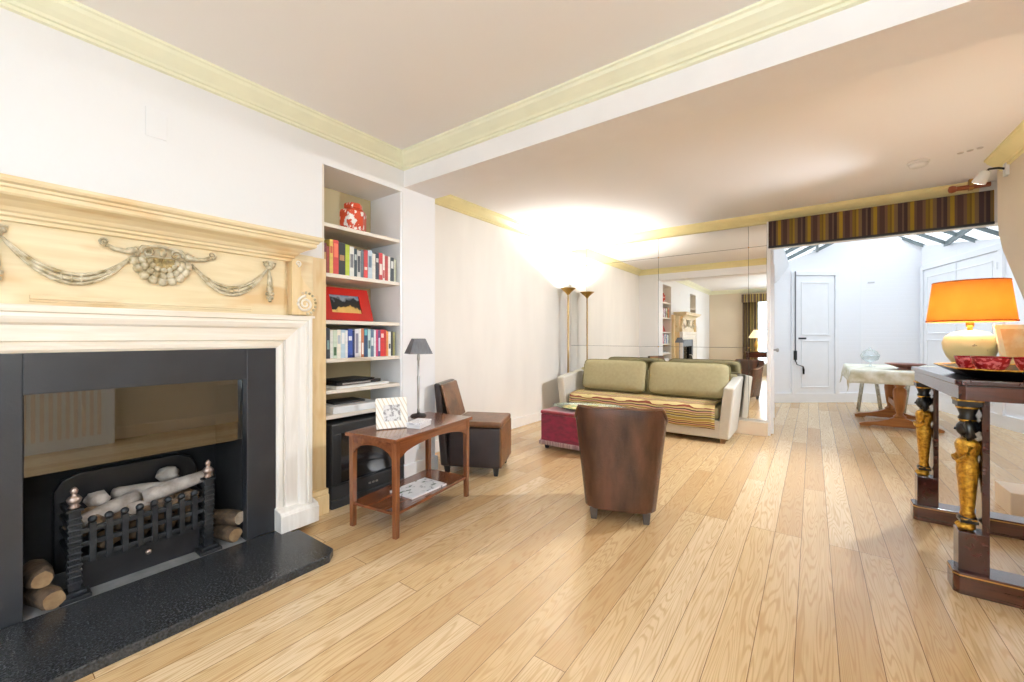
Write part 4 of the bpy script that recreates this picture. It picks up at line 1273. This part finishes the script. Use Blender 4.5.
NU, NV = 48, 10
b = MB()
outer = lambda u, v: shell(u, v)
inner = lambda u, v: (lambda p: (p[0], p[1], p[2]))(shell(u, v, .06, .3))
vs = [outer(i / NU, j / NV) for j in range(NV + 1) for i in range(NU + 1)]
w_ = NU + 1
off = len(vs)
vs += [inner(i / NU, j / NV) for j in range(NV + 1) for i in range(NU + 1)]
fs = [(j * w_ + i, (j + 1) * w_ + i, (j + 1) * w_ + i + 1, j * w_ + i + 1) for j in range(NV) for i in range(NU)]
fs += [(off + j * w_ + i, off + j * w_ + i + 1, off + (j + 1) * w_ + i + 1, off + (j + 1) * w_ + i) for j in range(NV) for i in range(NU)]
fs += [(NV * w_ + i, off + NV * w_ + i, off + NV * w_ + i + 1, NV * w_ + i + 1) for i in range(NU)]
fs += [(i, i + 1, off + i + 1, off + i) for i in range(NU)]
fs += [(j * w_, off + j * w_, off + (j + 1) * w_, (j + 1) * w_) for j in range(NV)]
fs += [(j * w_ + NU, (j + 1) * w_ + NU, off + (j + 1) * w_ + NU, off + j * w_ + NU) for j in range(NV)]
b.add(vs, fs, True)
b.build('shell', M['leather'], t, bevel=.014, seg=3)
# welt along the outer top
b = MB(); b.tube([tuple(Vector(outer(i / NU, 1)) + Vector((0, 0, .004))) for i in range(NU + 1)], .008, 8)
b.build('welt', M['leatherb'], t)
b = MB(); b.box(-.2, .2, -.17, .25, .07, .30)
b.build('seat_base', M['leather'], t, bevel=.03, seg=3)
b = MB(); b.box(-.185, .185, -.15, .29, .30, .42)
b.build('seat', M['leather'], t, bevel=.035, seg=3)
for x in (-.165, .165):
    for y in (-.17, .2):
        MB().hexa([(x - .018, y - .018, 0), (x + .018, y - .018, 0), (x + .018, y + .018, 0), (x - .018, y + .018, 0)],
                  [(x - .026, y - .026, .08), (x + .026, y - .026, .08), (x + .026, y + .026, .08), (x - .026, y + .026, .08)]).build('leg', M['feet'], t, bevel=.003)

# ------------------------------------------------------------------ footstool and dish
t = thing('footstool', 'square maroon velvet footstool with pale fringe before the sofa', 'footstool', (-1.98, 4.05, 0))
b = MB(); b.box(-.4, .4, -.27, .27, .07, .37)
b.build('body', M['maroon'], t, bevel=.012, seg=3)
b = MB(); b.box(-.405, .405, -.275, .275, .37, .41)
b.build('top_cushion', M['maroont'], t, bevel=.016, seg=3)
b = MB()
nfr = 80
for i in range(nfr):
    x = -.41 + .82 * (i + .5) / nfr
    b.box(x - .003, x + .003, -.282, -.276, .045, .085); b.box(x - .003, x + .003, .276, .282, .045, .085)
for i in range(50):
    y = -.28 + .56 * (i + .5) / 50
    b.box(-.416, -.41, y - .003, y + .003, .045, .085); b.box(.41, .416, y - .003, y + .003, .045, .085)
b.box(-.412, .412, -.278, .278, .075, .09)
b.build('fringe', M['fringe'], t)
for x in (-.35, .35):
    for y in (-.22, .22):
        MB().lathe([(.02, 0), (.026, .02), (.022, .05), (.026, .07)], (x, y, 0), 14).build('leg', M['matblack'], t)
t = thing('glass_platter', 'large oval glass platter with green and yellow leaf pattern on the footstool', 'platter', (-1.96, 4.1, .412), R(12))
MB().lathe([(.16, 0), (.2, .004), (.33, .012), (.40, .03), (.405, .036), (.395, .034), (.33, .018), (.2, .01), (0, .009)], n=48, sy=.62).build('dish', M['dish'], t)
leafm = picture_material('leaf_pattern', [(0, rgb(60, 120, 70)), (.42, rgb(110, 160, 90)), (.5, rgb(226, 206, 120)), (.7, rgb(238, 236, 226)), (1, rgb(200, 220, 214))], (14, 14, 1))
MB().lathe([(0, .0105), (.2, .0115), (.30, .0165), (.30, .0185), (.2, .013), (0, .012)], n=40, sy=.62, cap=False).build('leaf_decoration', leafm, t)

# ------------------------------------------------------------------ sofa
t = thing('sofa', 'two-seat cream sofa with olive back cushions in front of the mirror wall', 'sofa', (-1.81, 5.1, 0), 0)
# local x: -1.06..1.08 ; y 0..0.7
SW = 1.06
b = MB(); b.box(-SW, SW, .0, .66, .055, .26)
b.build('base', M['sofa'], t, bevel=.012, seg=3)
b = MB(); b.box(-SW + .11, SW - .11, .02, .6, .26, .40)
b.build('seat_cushion', M['olive'], t, bevel=.035, seg=4)
b = MB(); b.hexa([(-SW, .56, .055), (SW, .56, .055), (SW, .66, .055), (-SW, .66, .055)], [(-SW, .60, .74), (SW, .60, .74), (SW, .68, .74), (-SW, .68, .74)])
b.build('backrest', M['olive'], t, bevel=.03, seg=3)
for sg in (-1, 1):
    x0, x1 = sg * (SW - .12), sg * SW
    xo = sg * (SW + .06)
    xi = sg * (SW - .05)
    a = sorted([x0, x1]); c = sorted([xi, xo])
    b = MB(); b.hexa([(a[0], -.01, .055), (a[1], -.01, .055), (a[1], .66, .055), (a[0], .66, .055)], [(c[0], -.03, .64), (c[1], -.03, .64), (c[1], .70, .72), (c[0], .70, .72)])
    b.build('arm', M['sofa'], t, bevel=.022, seg=4)
for sx_ in (-1, 1):
    for y in (.06, .58):
        MB().box(sx_ * (SW - .07) - .025, sx_ * (SW - .07) + .025, y - .03, y + .02, 0, .06).build('leg', mat('sofa_foot', rgb(150, 110, 66), .5), t, bevel=.003)


def puff(mb, sx, sy, sz, p=.22, n=22, m=12, T=None):
    """soft rectangular cushion (superellipsoid)"""
    vs = []; fs = []
    sp = lambda c_, e: math.copysign(abs(c_) ** e, c_)
    for j in range(m + 1):
        ph = -PI / 2 + PI * j / m
        for i in range(n * 2):
            th = PI * i / n
            x = sx * sp(math.cos(ph), .35) * sp(math.cos(th), p); y = sy * sp(math.sin(ph), .8); z = sz * sp(math.cos(ph), .35) * sp(math.sin(th), p)
            v = Vector((x, y, z))
            vs.append(T @ v if T else v)
    N = n * 2
    for j in range(m):
        for i in range(N):
            i2 = (i + 1) % N
            fs.append((j * N + i, j * N + i2, (j + 1) * N + i2, (j + 1) * N + i))
    mb.add(vs, fs, True)
    edge = []
    for i in range(N + 1):
        th = PI * i / n
        v = Vector((sx * 1.0 * sp(math.cos(th), p), 0, sz * 1.0 * sp(math.sin(th), p)))
        edge.append(T @ v if T else v)
    return edge


for side, (cx, w_c) in enumerate(((-2.235, .455), (-1.265, .475))):
    T = Matrix.Translation((0, 0, .23)) @ Matrix.Rotation(R(-14), 4, 'X')
    o = thing('back_cushion', ('left' if side == 0 else 'right') + ' olive back cushion resting on the sofa seat', 'cushion', (cx, 5.47, .436), group='olive sofa back cushions')
    mb = MB(); e = puff(mb, w_c, .09, .212, T=T)
    mb.build('cushion_body', M['olive'], o)
    mb = MB(); mb.tube([p + (T.to_3x3() @ Vector((0, -.03, 0))) for p in e], .007, 6)
    mb.build('piping', M['pipe'], o)

# striped throw over the seat
b = MB()
path = [(.52, .414), (.4, .43), (.2, .432), (.06, .425), (.0, .412), (-.025, .385), (-.034, .34), (-.036, .28), (-.035, .19)]
NX = 40
vs = []
for j, (py, pz) in enumerate(path):
    for i in range(NX + 1):
        u = i / NX
        x = -.915 + 1.835 * u
        wv = .006 * math.sin(u * 23 + j) + .004 * math.sin(u * 51)
        vs.append((x, py - (wv * .8 if j > 4 else 0), pz + (wv * .5 + .006 if j <= 4 else 0) - (.03 * u if j == 8 else 0)))
b.add(vs, [(j * (NX + 1) + i, j * (NX + 1) + i + 1, (j + 1) * (NX + 1) + i + 1, (j + 1) * (NX + 1) + i) for j in range(len(path) - 1) for i in range(NX)], True)
o = b.build('throw_blanket', M['throw'], loc=(-1.81, 5.1, 0), solid=.008)
tag(o, 'striped olive and red throw spread over the sofa seat and hanging down its front', 'blanket')

# ------------------------------------------------------------------ torchiere
t = thing('torchiere', 'tall brass uplighter floor lamp in the corner left of the sofa', 'floor lamp', (-3.02, 5.58, 0))
MB().lathe([(.12, 0), (.125, .012), (.11, .022), (.03, .034), (.016, .06)], n=32).build('base', M['brass'], t)
MB().lathe([(.013, .03), (.013, 1.86)], n=16).build('pole', M['brassp'], t)
MB().lathe([(.013, 1.84), (.03, 1.865), (.05, 1.885), (.115, 1.94), (.118, 1.944), (.112, 1.944), (.05, 1.895), (.02, 1.885)], n=32, cap=False).build('bowl', M['brass'], t)
MB().ball((0, 0, 1.915), (.02, .02, .02), 12, 8).build('bulb', mat('lit_bulb', (1, .93, .8, 1), .5, emit=((1, .9, .72, 1), 60)), t)
ld = bpy.data.lights.new('uplight', 'SPOT'); ld.energy = 220; ld.color = (1, .95, .88); ld.shadow_soft_size = .05; ld.spot_size = R(150); ld.spot_blend = .35
lo = bpy.data.objects.new('uplight', ld); COL.objects.link(lo); lo.location = (-3.02, 5.58, 1.955); lo.rotation_euler = (R(180), 0, 0)

# two unseen copies added behind the camera as fill light for the front room
for (ux, uy, lab) in ((1.12, -.12, 'added brass uplighter for fill light, unseen, against the right wall beside the camera'), (1.05, -2.4, 'added brass uplighter for fill light, unseen, by the street wall behind the camera, right corner')):
    t2 = t.copy(); COL.objects.link(t2); t2.location = (ux, uy, 0); t2['label'] = lab
    for ch in list(t.children):
        c2 = ch.copy(); COL.objects.link(c2); c2.parent = t2
    l2 = bpy.data.lights.new('uplight', 'SPOT'); l2.energy = FILL_UPL; l2.color = (.80, .90, 1); l2.shadow_soft_size = .08; l2.spot_size = R(165); l2.spot_blend = .5
    lo = bpy.data.objects.new('uplight', l2); COL.objects.link(lo); lo.location = (ux, uy, 1.955); lo.rotation_euler = (R(180), 0, 0)

# ------------------------------------------------------------------ console table with caryatids
CX0, CX1, CY0, CY1 = .555, 1.14, 2.79, 3.87
t = thing('console_table', 'dark mahogany console table with gilt Egyptian figure supports at the right', 'console table', (0, 0, 0))


def chamf(x0, x1, y0, y1, c):
    return [(x0 + c, y0), (x1, y0), (x1, y1), (x0 + c, y1), (x0, y1 - c), (x0, y0 + c)]


b = MB(); b.prism(chamf(CX0 - .015, CX1, CY0 - .015, CY1 + .015, .02), .975, 1.0)
b.build('top', M['darkm'], t, bevel=.004)
b = MB(); b.prism(chamf(CX0, CX1 - .01, CY0, CY1, .02), .905, .972)
b.build('frieze', M['darkmx'], t, bevel=.002)
MB().prism(chamf(CX0 - .004, CX1 - .008, CY0 - .004, CY1 + .004, .02), .970, .977).build('top_inlay', M['black'], t)
for (ya, yb) in ((CY0, CY0 + .13), (CY1 - .13, CY1)):
    b = MB()
    b.prism([(CX0, ya), (CX1, ya), (CX1, yb), (CX0, yb)][0:0] or chamf(CX0 - .02, CX1, ya - .005, yb + .005, .02), 0, .10)
    pl = b.build('plinth', M['darkmx'], t, bevel=.004)
    MB().prism(chamf(CX0 - .022, CX1 + .001, ya - .007, yb + .007, .02), .086, .092).build('gilt_edge', M['brass'], pl)
    ym = (ya + yb) / 2
    b = MB(); b.box(CX0, CX0 + .10, ym - .045, ym + .045, .10, .285)
    b.build('pedestal', M['darkm'], t, bevel=.003)
    b = MB(); b.box(CX0 + .075, CX0 + .10, ym - .045, ym + .045, .285, .905)
    b.build('pilaster', M['darkm'], t, bevel=.002)
    b = MB(); b.box(CX1 - .06, CX1 - .01, ym - .045, ym + .045, .10, .905)
    b.build('rear_post', M['darkm'], t, bevel=.002)
    # figure
    fx, fy = CX0 + .038, ym
    fig = MB().lathe([(.030, .345), (.034, .36), (.028, .375), (.032, .41), (.040, .50), (.048, .57), (.046, .60), (.040, .63), (.050, .665), (.054, .69), (.044, .71), (.022, .722)],
                     (fx, fy, 0), 20, sx=.8, sy=1.0).build('figure_body', M['gold'], t)
    bb = MB()
    for sgy in (-1, 1):
        bb.tube([(fx, fy + sgy * .05, .69), (fx - .012, fy + sgy * .054, .64), (fx - .036, fy + sgy * .034, .61), (fx - .044, fy + sgy * .005, .63)], [.014, .013, .011, .009], 8)
    bb.build('figure_arms', M['gold'], fig)
    hd = MB()
    hd.ball((fx - .010, fy, .765), (.030, .030, .037), 16, 12)
    hd.tube([(fx - .038, fy, .768), (fx - .043, fy, .757)], [.006, .004], 6)
    hd.lathe([(.016, .715), (.016, .74)], (fx, fy, 0), 12)
    hd.build('figure_head', M['black'], t)
    hw = MB()
    for sgy in (-1, 1):
        hw.tube([(fx + .002, fy + sgy * .012, .80), (fx + .002, fy + sgy * .036, .775), (fx + .002, fy + sgy * .042, .735), (fx - .004, fy + sgy * .032, .70)], [.020, .022, .020, .014], 8)
    hw.ball((fx + .006, fy, .778), (.036, .042, .038), 14, 10)
    hw.build('headcloth', M['black'], t)
    b = MB(); b.lathe([(.022, .80), (.034, .815), (.026, .83), (.036, .86), (.042, .875)], (fx, fy, 0), 16); b.box(fx - .042, fx + .042, fy - .045, fy + .045, .875, .9)
    b.build('capital', M['black'], t)
    b = MB(); b.box(fx - .045, fx + .045, fy - .048, fy + .048, .898, .906); b.lathe([(.038, .862), (.041, .868), (.038, .874)], (fx, fy, 0), 16); b.lathe([(.029, .80), (.031, .806), (.029, .812)], (fx, fy, 0), 16)
    b.build('capital_gilding', M['gold'], t)
    b = MB(); b.box(fx - .03, fx + .03, fy - .036, fy + .036, .325, .338); b.lathe([(.034, .338), (.03, .35)], (fx, fy, 0), 16)
    b.build('figure_plinth', M['black'], t)
    b = MB()
    for sgy in (-1, 1):
        b.ball((fx - .018, fy + sgy * .014, .302), (.022, .012, .016), 10, 8)
    b.box(fx - .026, fx + .026, fy - .032, fy + .032, .338, .343); b.lathe([(.02, .286), (.028, .296), (.024, .325)], (fx, fy, 0), 12)
    b.build('figure_feet', M['gold'], t)
# tray
t = thing('serving_tray', 'black octagonal tray with gilt rim on the console table', 'tray', (.84, 3.16, 1.001))


def octo(hx, hy, c):
    return [(-hx + c, -hy), (hx - c, -hy), (hx, -hy + c), (hx, hy - c), (hx - c, hy), (-hx + c, hy), (-hx, hy - c), (-hx, -hy + c)]


def loft(mb, polys):
    k = len(polys[0][0]); vs = []
    for poly, z in polys:
        vs += [(p[0], p[1], z) for p in poly]
    fs = [(j * k + i, j * k + (i + 1) % k, (j + 1) * k + (i + 1) % k, (j + 1) * k + i) for j in range(len(polys) - 1) for i in range(k)]
    fs += [tuple(range(k))[::-1], tuple(range((len(polys) - 1) * k, len(polys) * k))]
    mb.add(vs, fs)


b = MB(); loft(b, [(octo(.20, .25, .08), 0), (octo(.27, .33, .10), .042), (octo(.262, .322, .098), .044), (octo(.205, .255, .08), .014)])
b.build('body', M['black'], t)
b = MB(); pts = [(p[0], p[1], .044) for p in octo(.268, .328, .10)]
b.tube(pts + [pts[0]], .0045, 6)
b.build('gilt_rim', M['gold'], t)
b = MB(); loft(b, [(octo(.19, .24, .075), .0142), (octo(.19, .24, .075), .0165)])
b.build('tray_floor', picture_material('tray_painting', [(0, rgb(60, 50, 34)), (.42, rgb(84, 74, 44)), (.5, rgb(216, 206, 150)), (1, rgb(232, 226, 180))], (9, 9, 1)), t)

redm = picture_material('ruby_cut_glass', [(0, rgb(140, 12, 20)), (.5, rgb(176, 22, 30)), (.56, rgb(226, 120, 120)), (1, rgb(236, 160, 156))], (60, 60, 60))
for (x, y, r, h, lab) in ((.715, 3.06, .068, .085, 'large ruby red cut glass bowl at the front of the tray'), (.675, 3.25, .05, .08, 'small ruby red cut glass bowl behind the large one, left on the tray'),
                          (.845, 3.04, .06, .085, 'ruby red cut glass bowl at the right of the tray by the frame edge')):
    t = thing('glass_bowl', lab, 'bowl', (x, y, 1.0178), group='ruby glass bowls on the tray')
    MB().lathe([(r * .5, 0), (r * .55, .004), (r * .6, .012), (r * .86, h * .5), (r, h * .92), (r, h * .93), (r * .95, h * .93), (r * .8, h * .5), (r * .55, .016), (0, .014)], n=28, cap=False).build('bowl_body', redm, t)
    MB().lathe([(r, h * .92), (r * 1.015, h * .94), (r * 1.01, h), (r * .95, h), (r * .95, h * .93)], n=28, cap=False).build('rim', mat('dark_red_glass', rgb(150, 10, 24), .15), t)
# photo frame
peachy = picture_material('peach_print', [(0, rgb(200, 160, 90)), (.45, rgb(226, 196, 140)), (.55, rgb(238, 220, 176)), (1, rgb(244, 230, 200))], (12, 12, 12))
fr = framed('photo_frame', 'cream framed peach-coloured picture propped on the console behind the bowls', 'photo frame', (.985, 3.59, 1.002), R(-66), .24, .275, .024, .012, R(14), mat('cream_frame', rgb(246, 240, 206), .4), peachy)
MB().box(-.055, -.05, -.015, .015, 0, .15).build('strut', M['paper'], fr)

# lamp with orange drum shade
t = thing('table_lamp', 'lit lamp with wide orange shade and rounded cream base on the console', 'lamp', (.775, 3.68, 1.001))
MB().lathe([(.06, 0), (.064, .006), (.054, .014), (.075, .035), (.102, .08), (.118, .13), (.121, .165), (.11, .198), (.08, .224), (.04, .236), (.018, .24)], n=40).build('base', picture_material('floral_cream_glaze', [(0, rgb(120, 110, 60)), (.30, rgb(150, 130, 80)), (.34, rgb(244, 232, 170)), (1, rgb(250, 240, 190))], (16, 16, 16)), t)
MB().lathe([(.012, .236), (.012, .26), (.018, .262), (.018, .3), (.012, .302), (.012, .33)], n=14).build('stem', M['brass'], t)


def shade_mat():
    m = bpy.data.materials.new('orange_silk_shade'); m.use_nodes = True
    nt = m.node_tree; n = nt.nodes; l = nt.links
    n.remove(n['Principled BSDF'])
    df = n.new('ShaderNodeBsdfDiffuse'); tl = n.new('ShaderNodeBsdfTranslucent')
    c = rgb(238, 172, 96)
    tc = n.new('ShaderNodeTexCoord'); nz = n.new('ShaderNodeTexNoise'); nz.inputs['Scale'].default_value = 9; l.new(tc.outputs['Object'], nz.inputs['Vector'])
    mx = n.new('ShaderNodeMix'); mx.data_type = 'RGBA'; mx.inputs['A'].default_value = c; mx.inputs['B'].default_value = rgb(232, 160, 82); l.new(nz.outputs['Fac'], mx.inputs['Factor'])
    l.new(mx.outputs['Result'], df.inputs['Color']); l.new(mx.outputs['Result'], tl.inputs['Color'])
    ms = n.new('ShaderNodeMixShader'); ms.inputs['Fac'].default_value = .5
    l.new(df.outputs[0], ms.inputs[1]); l.new(tl.outputs[0], ms.inputs[2]); l.new(ms.outputs[0], n['Material Output'].inputs['Surface'])
    return m


MB().lathe([(.190, .295), (.163, .535), (.161, .535), (.188, .295)], n=48, cap=False).build('lamp_shade', shade_mat(), t)
b = MB(); b.lathe([(.192, .291), (.193, .30), (.187, .30), (.187, .291)], n=48, cap=False)
b.build('shade_trim', mat('dark_orange_trim', rgb(190, 112, 30), .7), t)
b = MB(); b.lathe([(.1645, .53), (.1645, .538), (.159, .538), (.159, .53)], n=48, cap=False)
b.build('shade_trim', mat('dark_orange_trim', rgb(190, 112, 30), .7), t)
b = MB()
for a in (0, 120, 240):
    b.tube([(0, 0, .50), (.162 * math.cos(R(a)), .162 * math.sin(R(a)), .52)], .0025, 6)
b.tube([(0, 0, .33), (0, 0, .50)], .003, 6)
b.build('shade_carrier', M['brass'], t)
MB().ball((0, 0, .38), (.03, .03, .04), 12, 8).build('bulb', MATS['lit_bulb'], t)
ld = bpy.data.lights.new('lamp_glow', 'POINT'); ld.energy = 15; ld.color = (1, .90, .78); ld.shadow_soft_size = .09
lo = bpy.data.objects.new('lamp_glow', ld); COL.objects.link(lo); lo.location = (.775, 3.68, 1.42)

# ------------------------------------------------------------------ dining table
t = thing('dining_table', 'oak trestle dining table under a white cloth in the far room', 'table', (.92, 7.75, 0))
MB().box(-.50, .50, -.72, .72, .735, .765).build('top', M['oak'], t, bevel=.004)
for yy in (-.4, .4):
    b = MB()
    prf = [(-.40, 0), (-.30, 0), (-.27, .018), (.27, .018), (.30, 0), (.40, 0), (.41, .03), (.36, .05), (.22, .075), (.12, .11), (.06, .14), (-.06, .14), (-.12, .11), (-.22, .075), (-.36, .05), (-.41, .03)]
    b.prism(prf, yy - .045, yy + .045, 'Y')
    b.build('trestle_foot', M['oak'], t, bevel=.006)
    MB().lathe([(.06, .14), (.065, .16), (.04, .18), (.035, .2), (.045, .24), (.06, .36), (.07, .46), (.066, .51), (.04, .54), (.055, .56), (.065, .58), (.055, .60)], (0, yy, 0), 20).build('pedestal', M['oakz'], t)
    MB().box(-.3, .3, yy - .04, yy + .04, .60, .735).build('bearer', M['oak'], t, bevel=.006)
MB().box(-.03, .03, -.4, .4, .25, .33).build('stretcher', M['oak'], t, bevel=.004)
# cloth
b = MB()
NX2, NY2 = 60, 60
TX, TY, DR = .51, .73, .17


def clothp(u, v):
    x = (u * 2 - 1) * (TX + DR); y = (v * 2 - 1) * (TY + DR)
    ox = max(0, abs(x) - TX); oy = max(0, abs(y) - TY)
    dz = max(ox, oy) + .85 * min(ox, oy)
    px = math.copysign(min(abs(x), TX), x); py = math.copysign(min(abs(y), TY), y)
    wav = .012 * math.sin((x + y) * 26) * min(1, dz / .08)
    if ox > 0:
        px += math.copysign(.012 + .05 * ox + wav + .25 * min(ox, oy), x)
    if oy > 0:
        py += math.copysign(.012 + .05 * oy + wav + .25 * min(ox, oy), y)
    return (px, py, .77 - dz + (.0 if dz else .002))


b.grid(clothp, NX2, NY2)
o = b.build('tablecloth', M['linen'], loc=(.92, 7.75, 0), solid=.004)
tag(o, 'white cloth hanging in points over the dining table', 'tablecloth')
# things on it
t = thing('glass_bowl', 'clear stemmed glass bowl standing on the dining tablecloth', 'bowl', (.66, 7.75, .775))
MB().lathe([(.06, 0), (.06, .006), (.015, .012), (.012, .06), (.03, .07), (.09, .10), (.11, .16), (.105, .16), (.085, .105), (0, .075)], n=28, cap=False).build('bowl_body', M['jar'], t)
MB().lathe([(.11, .16), (.08, .22), (.03, .25), (.012, .255), (.018, .275), (0, .285)], n=28, cap=False).build('lid', M['jar'], t)
t = thing('glass_platter', 'wide clear glass plate under the lidded glass bowl on the dining table', 'plate', (.66, 7.75, .7735))
bpy.data.objects.remove(t)
t = thing('fruit_bowl', 'shallow reddish-brown bowl on the right of the dining table', 'bowl', (.97, 7.35, .775))
MB().lathe([(.07, 0), (.075, .012), (.06, .02), (.12, .045), (.20, .075), (.205, .08), (.195, .08), (.11, .055), (0, .035)], n=32, cap=False).build('bowl_body', M['terracotta'], t)
# stool and second seat behind the table
for i, (x, y, lab) in enumerate(((.74, 8.80, 'white-legged stool with dark pad at the left behind the dining table'), (1.28, 8.80, 'white-legged stool with dark pad at the right behind the dining table'))):
    t = thing('stool', lab, 'stool', (x, y, 0), group='stools behind the dining table')
    MB().lathe([(.15, .55), (.165, .56), (.165, .585), (.15, .60)], n=24).build('seat_pad', mat('navy_pad', rgb(50, 56, 76), .7), t)
    for a in (45, 135, 225, 315):
        MB().tube([(.2 * math.cos(R(a)), .2 * math.sin(R(a)), .002), (.11 * math.cos(R(a)), .11 * math.sin(R(a)), .555)], [.014, .02], 8).build('leg', mat('limed_leg', rgb(206, 200, 180), .5, var=.2, vscale=(30, 30, 30)), t)

# ------------------------------------------------------------------ dining room doors


def door_on(A, B, t0, t1, z1, name, label, handle_left=True, out=.0, arch=.07):
    dx, dy = B[0] - A[0], B[1] - A[1]; L = math.hypot(dx, dy); ang = math.atan2(dy, dx)
    e = bpy.data.objects.new(name, None); COL.objects.link(e)
    e.location = (A[0] + dx / L * t0, A[1] + dy / L * t0, 0); e.rotation_euler = (0, 0, ang); e['kind'] = 'structure'; e['label'] = label; e['category'] = 'door'
    w = t1 - t0
    b = MB(); b.box(-arch, 0, -.035, -.001, .15, z1 + arch); b.box(w, w + arch, -.035, -.001, .15, z1 + arch); b.box(-arch, w + arch, -.038, -.001, z1, z1 + arch)
    b.build('door_frame', M['gloss'], e, bevel=.004)
    b = MB(); b.box(.008, w - .008, -.018, -.001, .17, z1 - .008)
    b.build('door_leaf', M['gloss'], e, bevel=.003)
    for (za, zb) in ((.27, z1 * .49), (z1 * .53, z1 - .12)):
        b = MB(); x0, x1_ = .11, w - .11; s_ = .02
        b.box(x0, x1_, -.03, -.016, za, za + s_); b.box(x0, x1_, -.03, -.016, zb - s_, zb); b.box(x0, x0 + s_, -.03, -.016, za, zb); b.box(x1_ - s_, x1_, -.03, -.016, za, zb)
        b.build('panel_moulding', M['gloss'], e, bevel=.004)
    for z in (.45, z1 * .55, z1 - .25):
        hx = w - .002 if handle_left else .002
        MB().box(hx - .008, hx + .008, -.045, -.03, z, z + .09).build('hinge', M['gloss'], e)
    return e, w


e, w = door_on(DB, DC, .42, 1.17, 2.33, 'door_1', 'white panelled door at the left of the dining room back wall')
MB().box(.06, .2, -.034, -.018, 1.16, 1.19).build('latch', M['matblack'], e, bevel=.003)
MB().box(-.024, -.008, -.05, -.038, .75, 2.4).build('espagnolette_bolt', mat('dark_grey_metal', rgb(110, 112, 118), .4, .5), e)
MB().box(-.045, .01, -.055, -.036, .78, .95).build('bolt_case', M['matblack'], e, bevel=.003)
MB().tube([(-.02, -.05, .78), (.0, -.06, .70), (.06, -.06, .68), (.12, -.055, .66), (.13, -.055, .60), (.13, -.055, .52)], [.008, .008, .008, .01, .018, .014], 8).build('door_handle', M['matblack'], e)
e, w = door_on(DD, DE, .12, 1.92, 2.36, 'door_2', 'white panelled double doors on the right side of the dining room', arch=.09)
MB().box(w / 2 - .006, w / 2 + .006, -.03, -.017, .17, 2.34).build('meeting_strip', M['gloss'], e)

# small vent grille on dining room gable wall
dxy = (DD[0] - DC[0], DD[1] - DC[1]); an = math.atan2(dxy[1], dxy[0])
o = MB().box(-.05, .05, -.012, -.001, -.012, .012).build('wall_vent', mat('vent_grey', rgb(200, 200, 204), .5), loc=(DC[0] + dxy[0] * .17, DC[1] + dxy[1] * .17, 2.2), rotz=an, bevel=.002)
tag(o, 'tiny grey vent high on the white gable wall', 'vent')

# folded white door at the left jamb of opening
e = bpy.data.objects.new('door_3', None); COL.objects.link(e); e.location = (-.405, 5.95, 0); e.rotation_euler = (0, 0, R(94)); e['kind'] = 'structure'; e['label'] = 'white door folded back at the left side of the opening'; e['category'] = 'door'
MB().box(.0, .55, -.018, .018, .01, 2.26).build('door_leaf', M['gloss'], e, bevel=.003)
b = MB(); b.box(.08, .47, -.028, -.017, .2, .9); b.box(.08, .47, -.028, -.017, 1.05, 2.1)
b.build('panel_moulding', M['gloss'], e, bevel=.004)
MB().lathe([(.009, 0), (.009, .02), (.022, .03), (.026, .042), (.018, .054), (0, .056)], n=16).build('door_handle', M['silver'], e, loc=(.05, -.018, 1.04), rot=(R(90), 0, 0))

# wall socket by the pier
o = MB().box(0, .01, -.04, .04, -.04, .04).build('power_socket', M['plastic'], loc=(XB + .001, 2.44, .27), bevel=.003)
tag(o, 'white power socket low on the pier behind the side table', 'socket')

# ------------------------------------------------------------------ behind the camera: curtains, desk and lamp seen in the mirror
def curtain(x0, x1, label):
    b = MB(); N = 60
    def fn(u, v):
        x = x0 + (x1 - x0) * u
        return (x, YE + .10 + .035 * math.sin(u * PI * 12), .02 + 2.42 * v)
    b.grid(fn, N, 2)
    o = b.build('curtain', M['curtain'], solid=.006)
    tag(o, label, 'curtain', 'curtains at the street window')


curtain(-1.78, -1.36, 'striped curtain hanging left of the street window, seen in the mirror')
curtain(.46, .85, 'striped curtain hanging at the other side of the street window')
t = thing('pelmet', 'striped pelmet above the street window seen in the mirror', 'pelmet', (0, YE, 0))
MB().box(-1.8, .88, .001, .2, 2.28, 2.53).build('pelmet_board', M['curtain'], t)
t = thing('desk', 'dark wooden desk under the street window seen in the mirror', 'desk', (-1.15, -2.35, 0))
MB().box(-.5, .5, -.28, .28, .74, .77).build('top', M['darkm'], t, bevel=.004)
MB().box(-.46, .46, -.25, .25, .60, .74).build('drawer_case', M['darkmx'], t, bevel=.003)
for x in (-.44, .44):
    for y in (-.23, .23):
        MB().box(x - .025, x + .025, y - .025, y + .025, 0, .60).build('leg', M['darkm'], t, bevel=.003)
t = thing('table_lamp', 'lit lamp with pale cone shade on the desk, seen in the mirror', 'lamp', (-1.35, -2.3, .77))
MB().lathe([(.07, 0), (.075, .01), (.03, .03), (.05, .12), (.06, .2), (.03, .3), (.012, .34), (.012, .42)], n=20).build('base', M['brass'], t)
MB().lathe([(.22, .40), (.07, .64), (.068, .64), (.218, .40)], n=32, cap=False).build('lamp_shade', mat('pale_shade', rgb(250, 236, 190), .7, emit=((1, .85, .55, 1), .7)), t)
# cushioned bench under the side window: white painted radiator cover, reflected in the fire glass
t = thing('radiator_cover', 'white slatted radiator cover along the right wall near the camera', 'radiator cover', (XR - .22, .6, 0))
b = MB(); b.box(0, .2, -.5, .5, 0, .8); b.build('case', M['gloss'], t, bevel=.004)
b = MB()
for i in range(14):
    b.box(-.008, 0, -.42 + i * .06, -.39 + i * .06, .12, .68)
b.build('slat_grille', M['peach'], t)
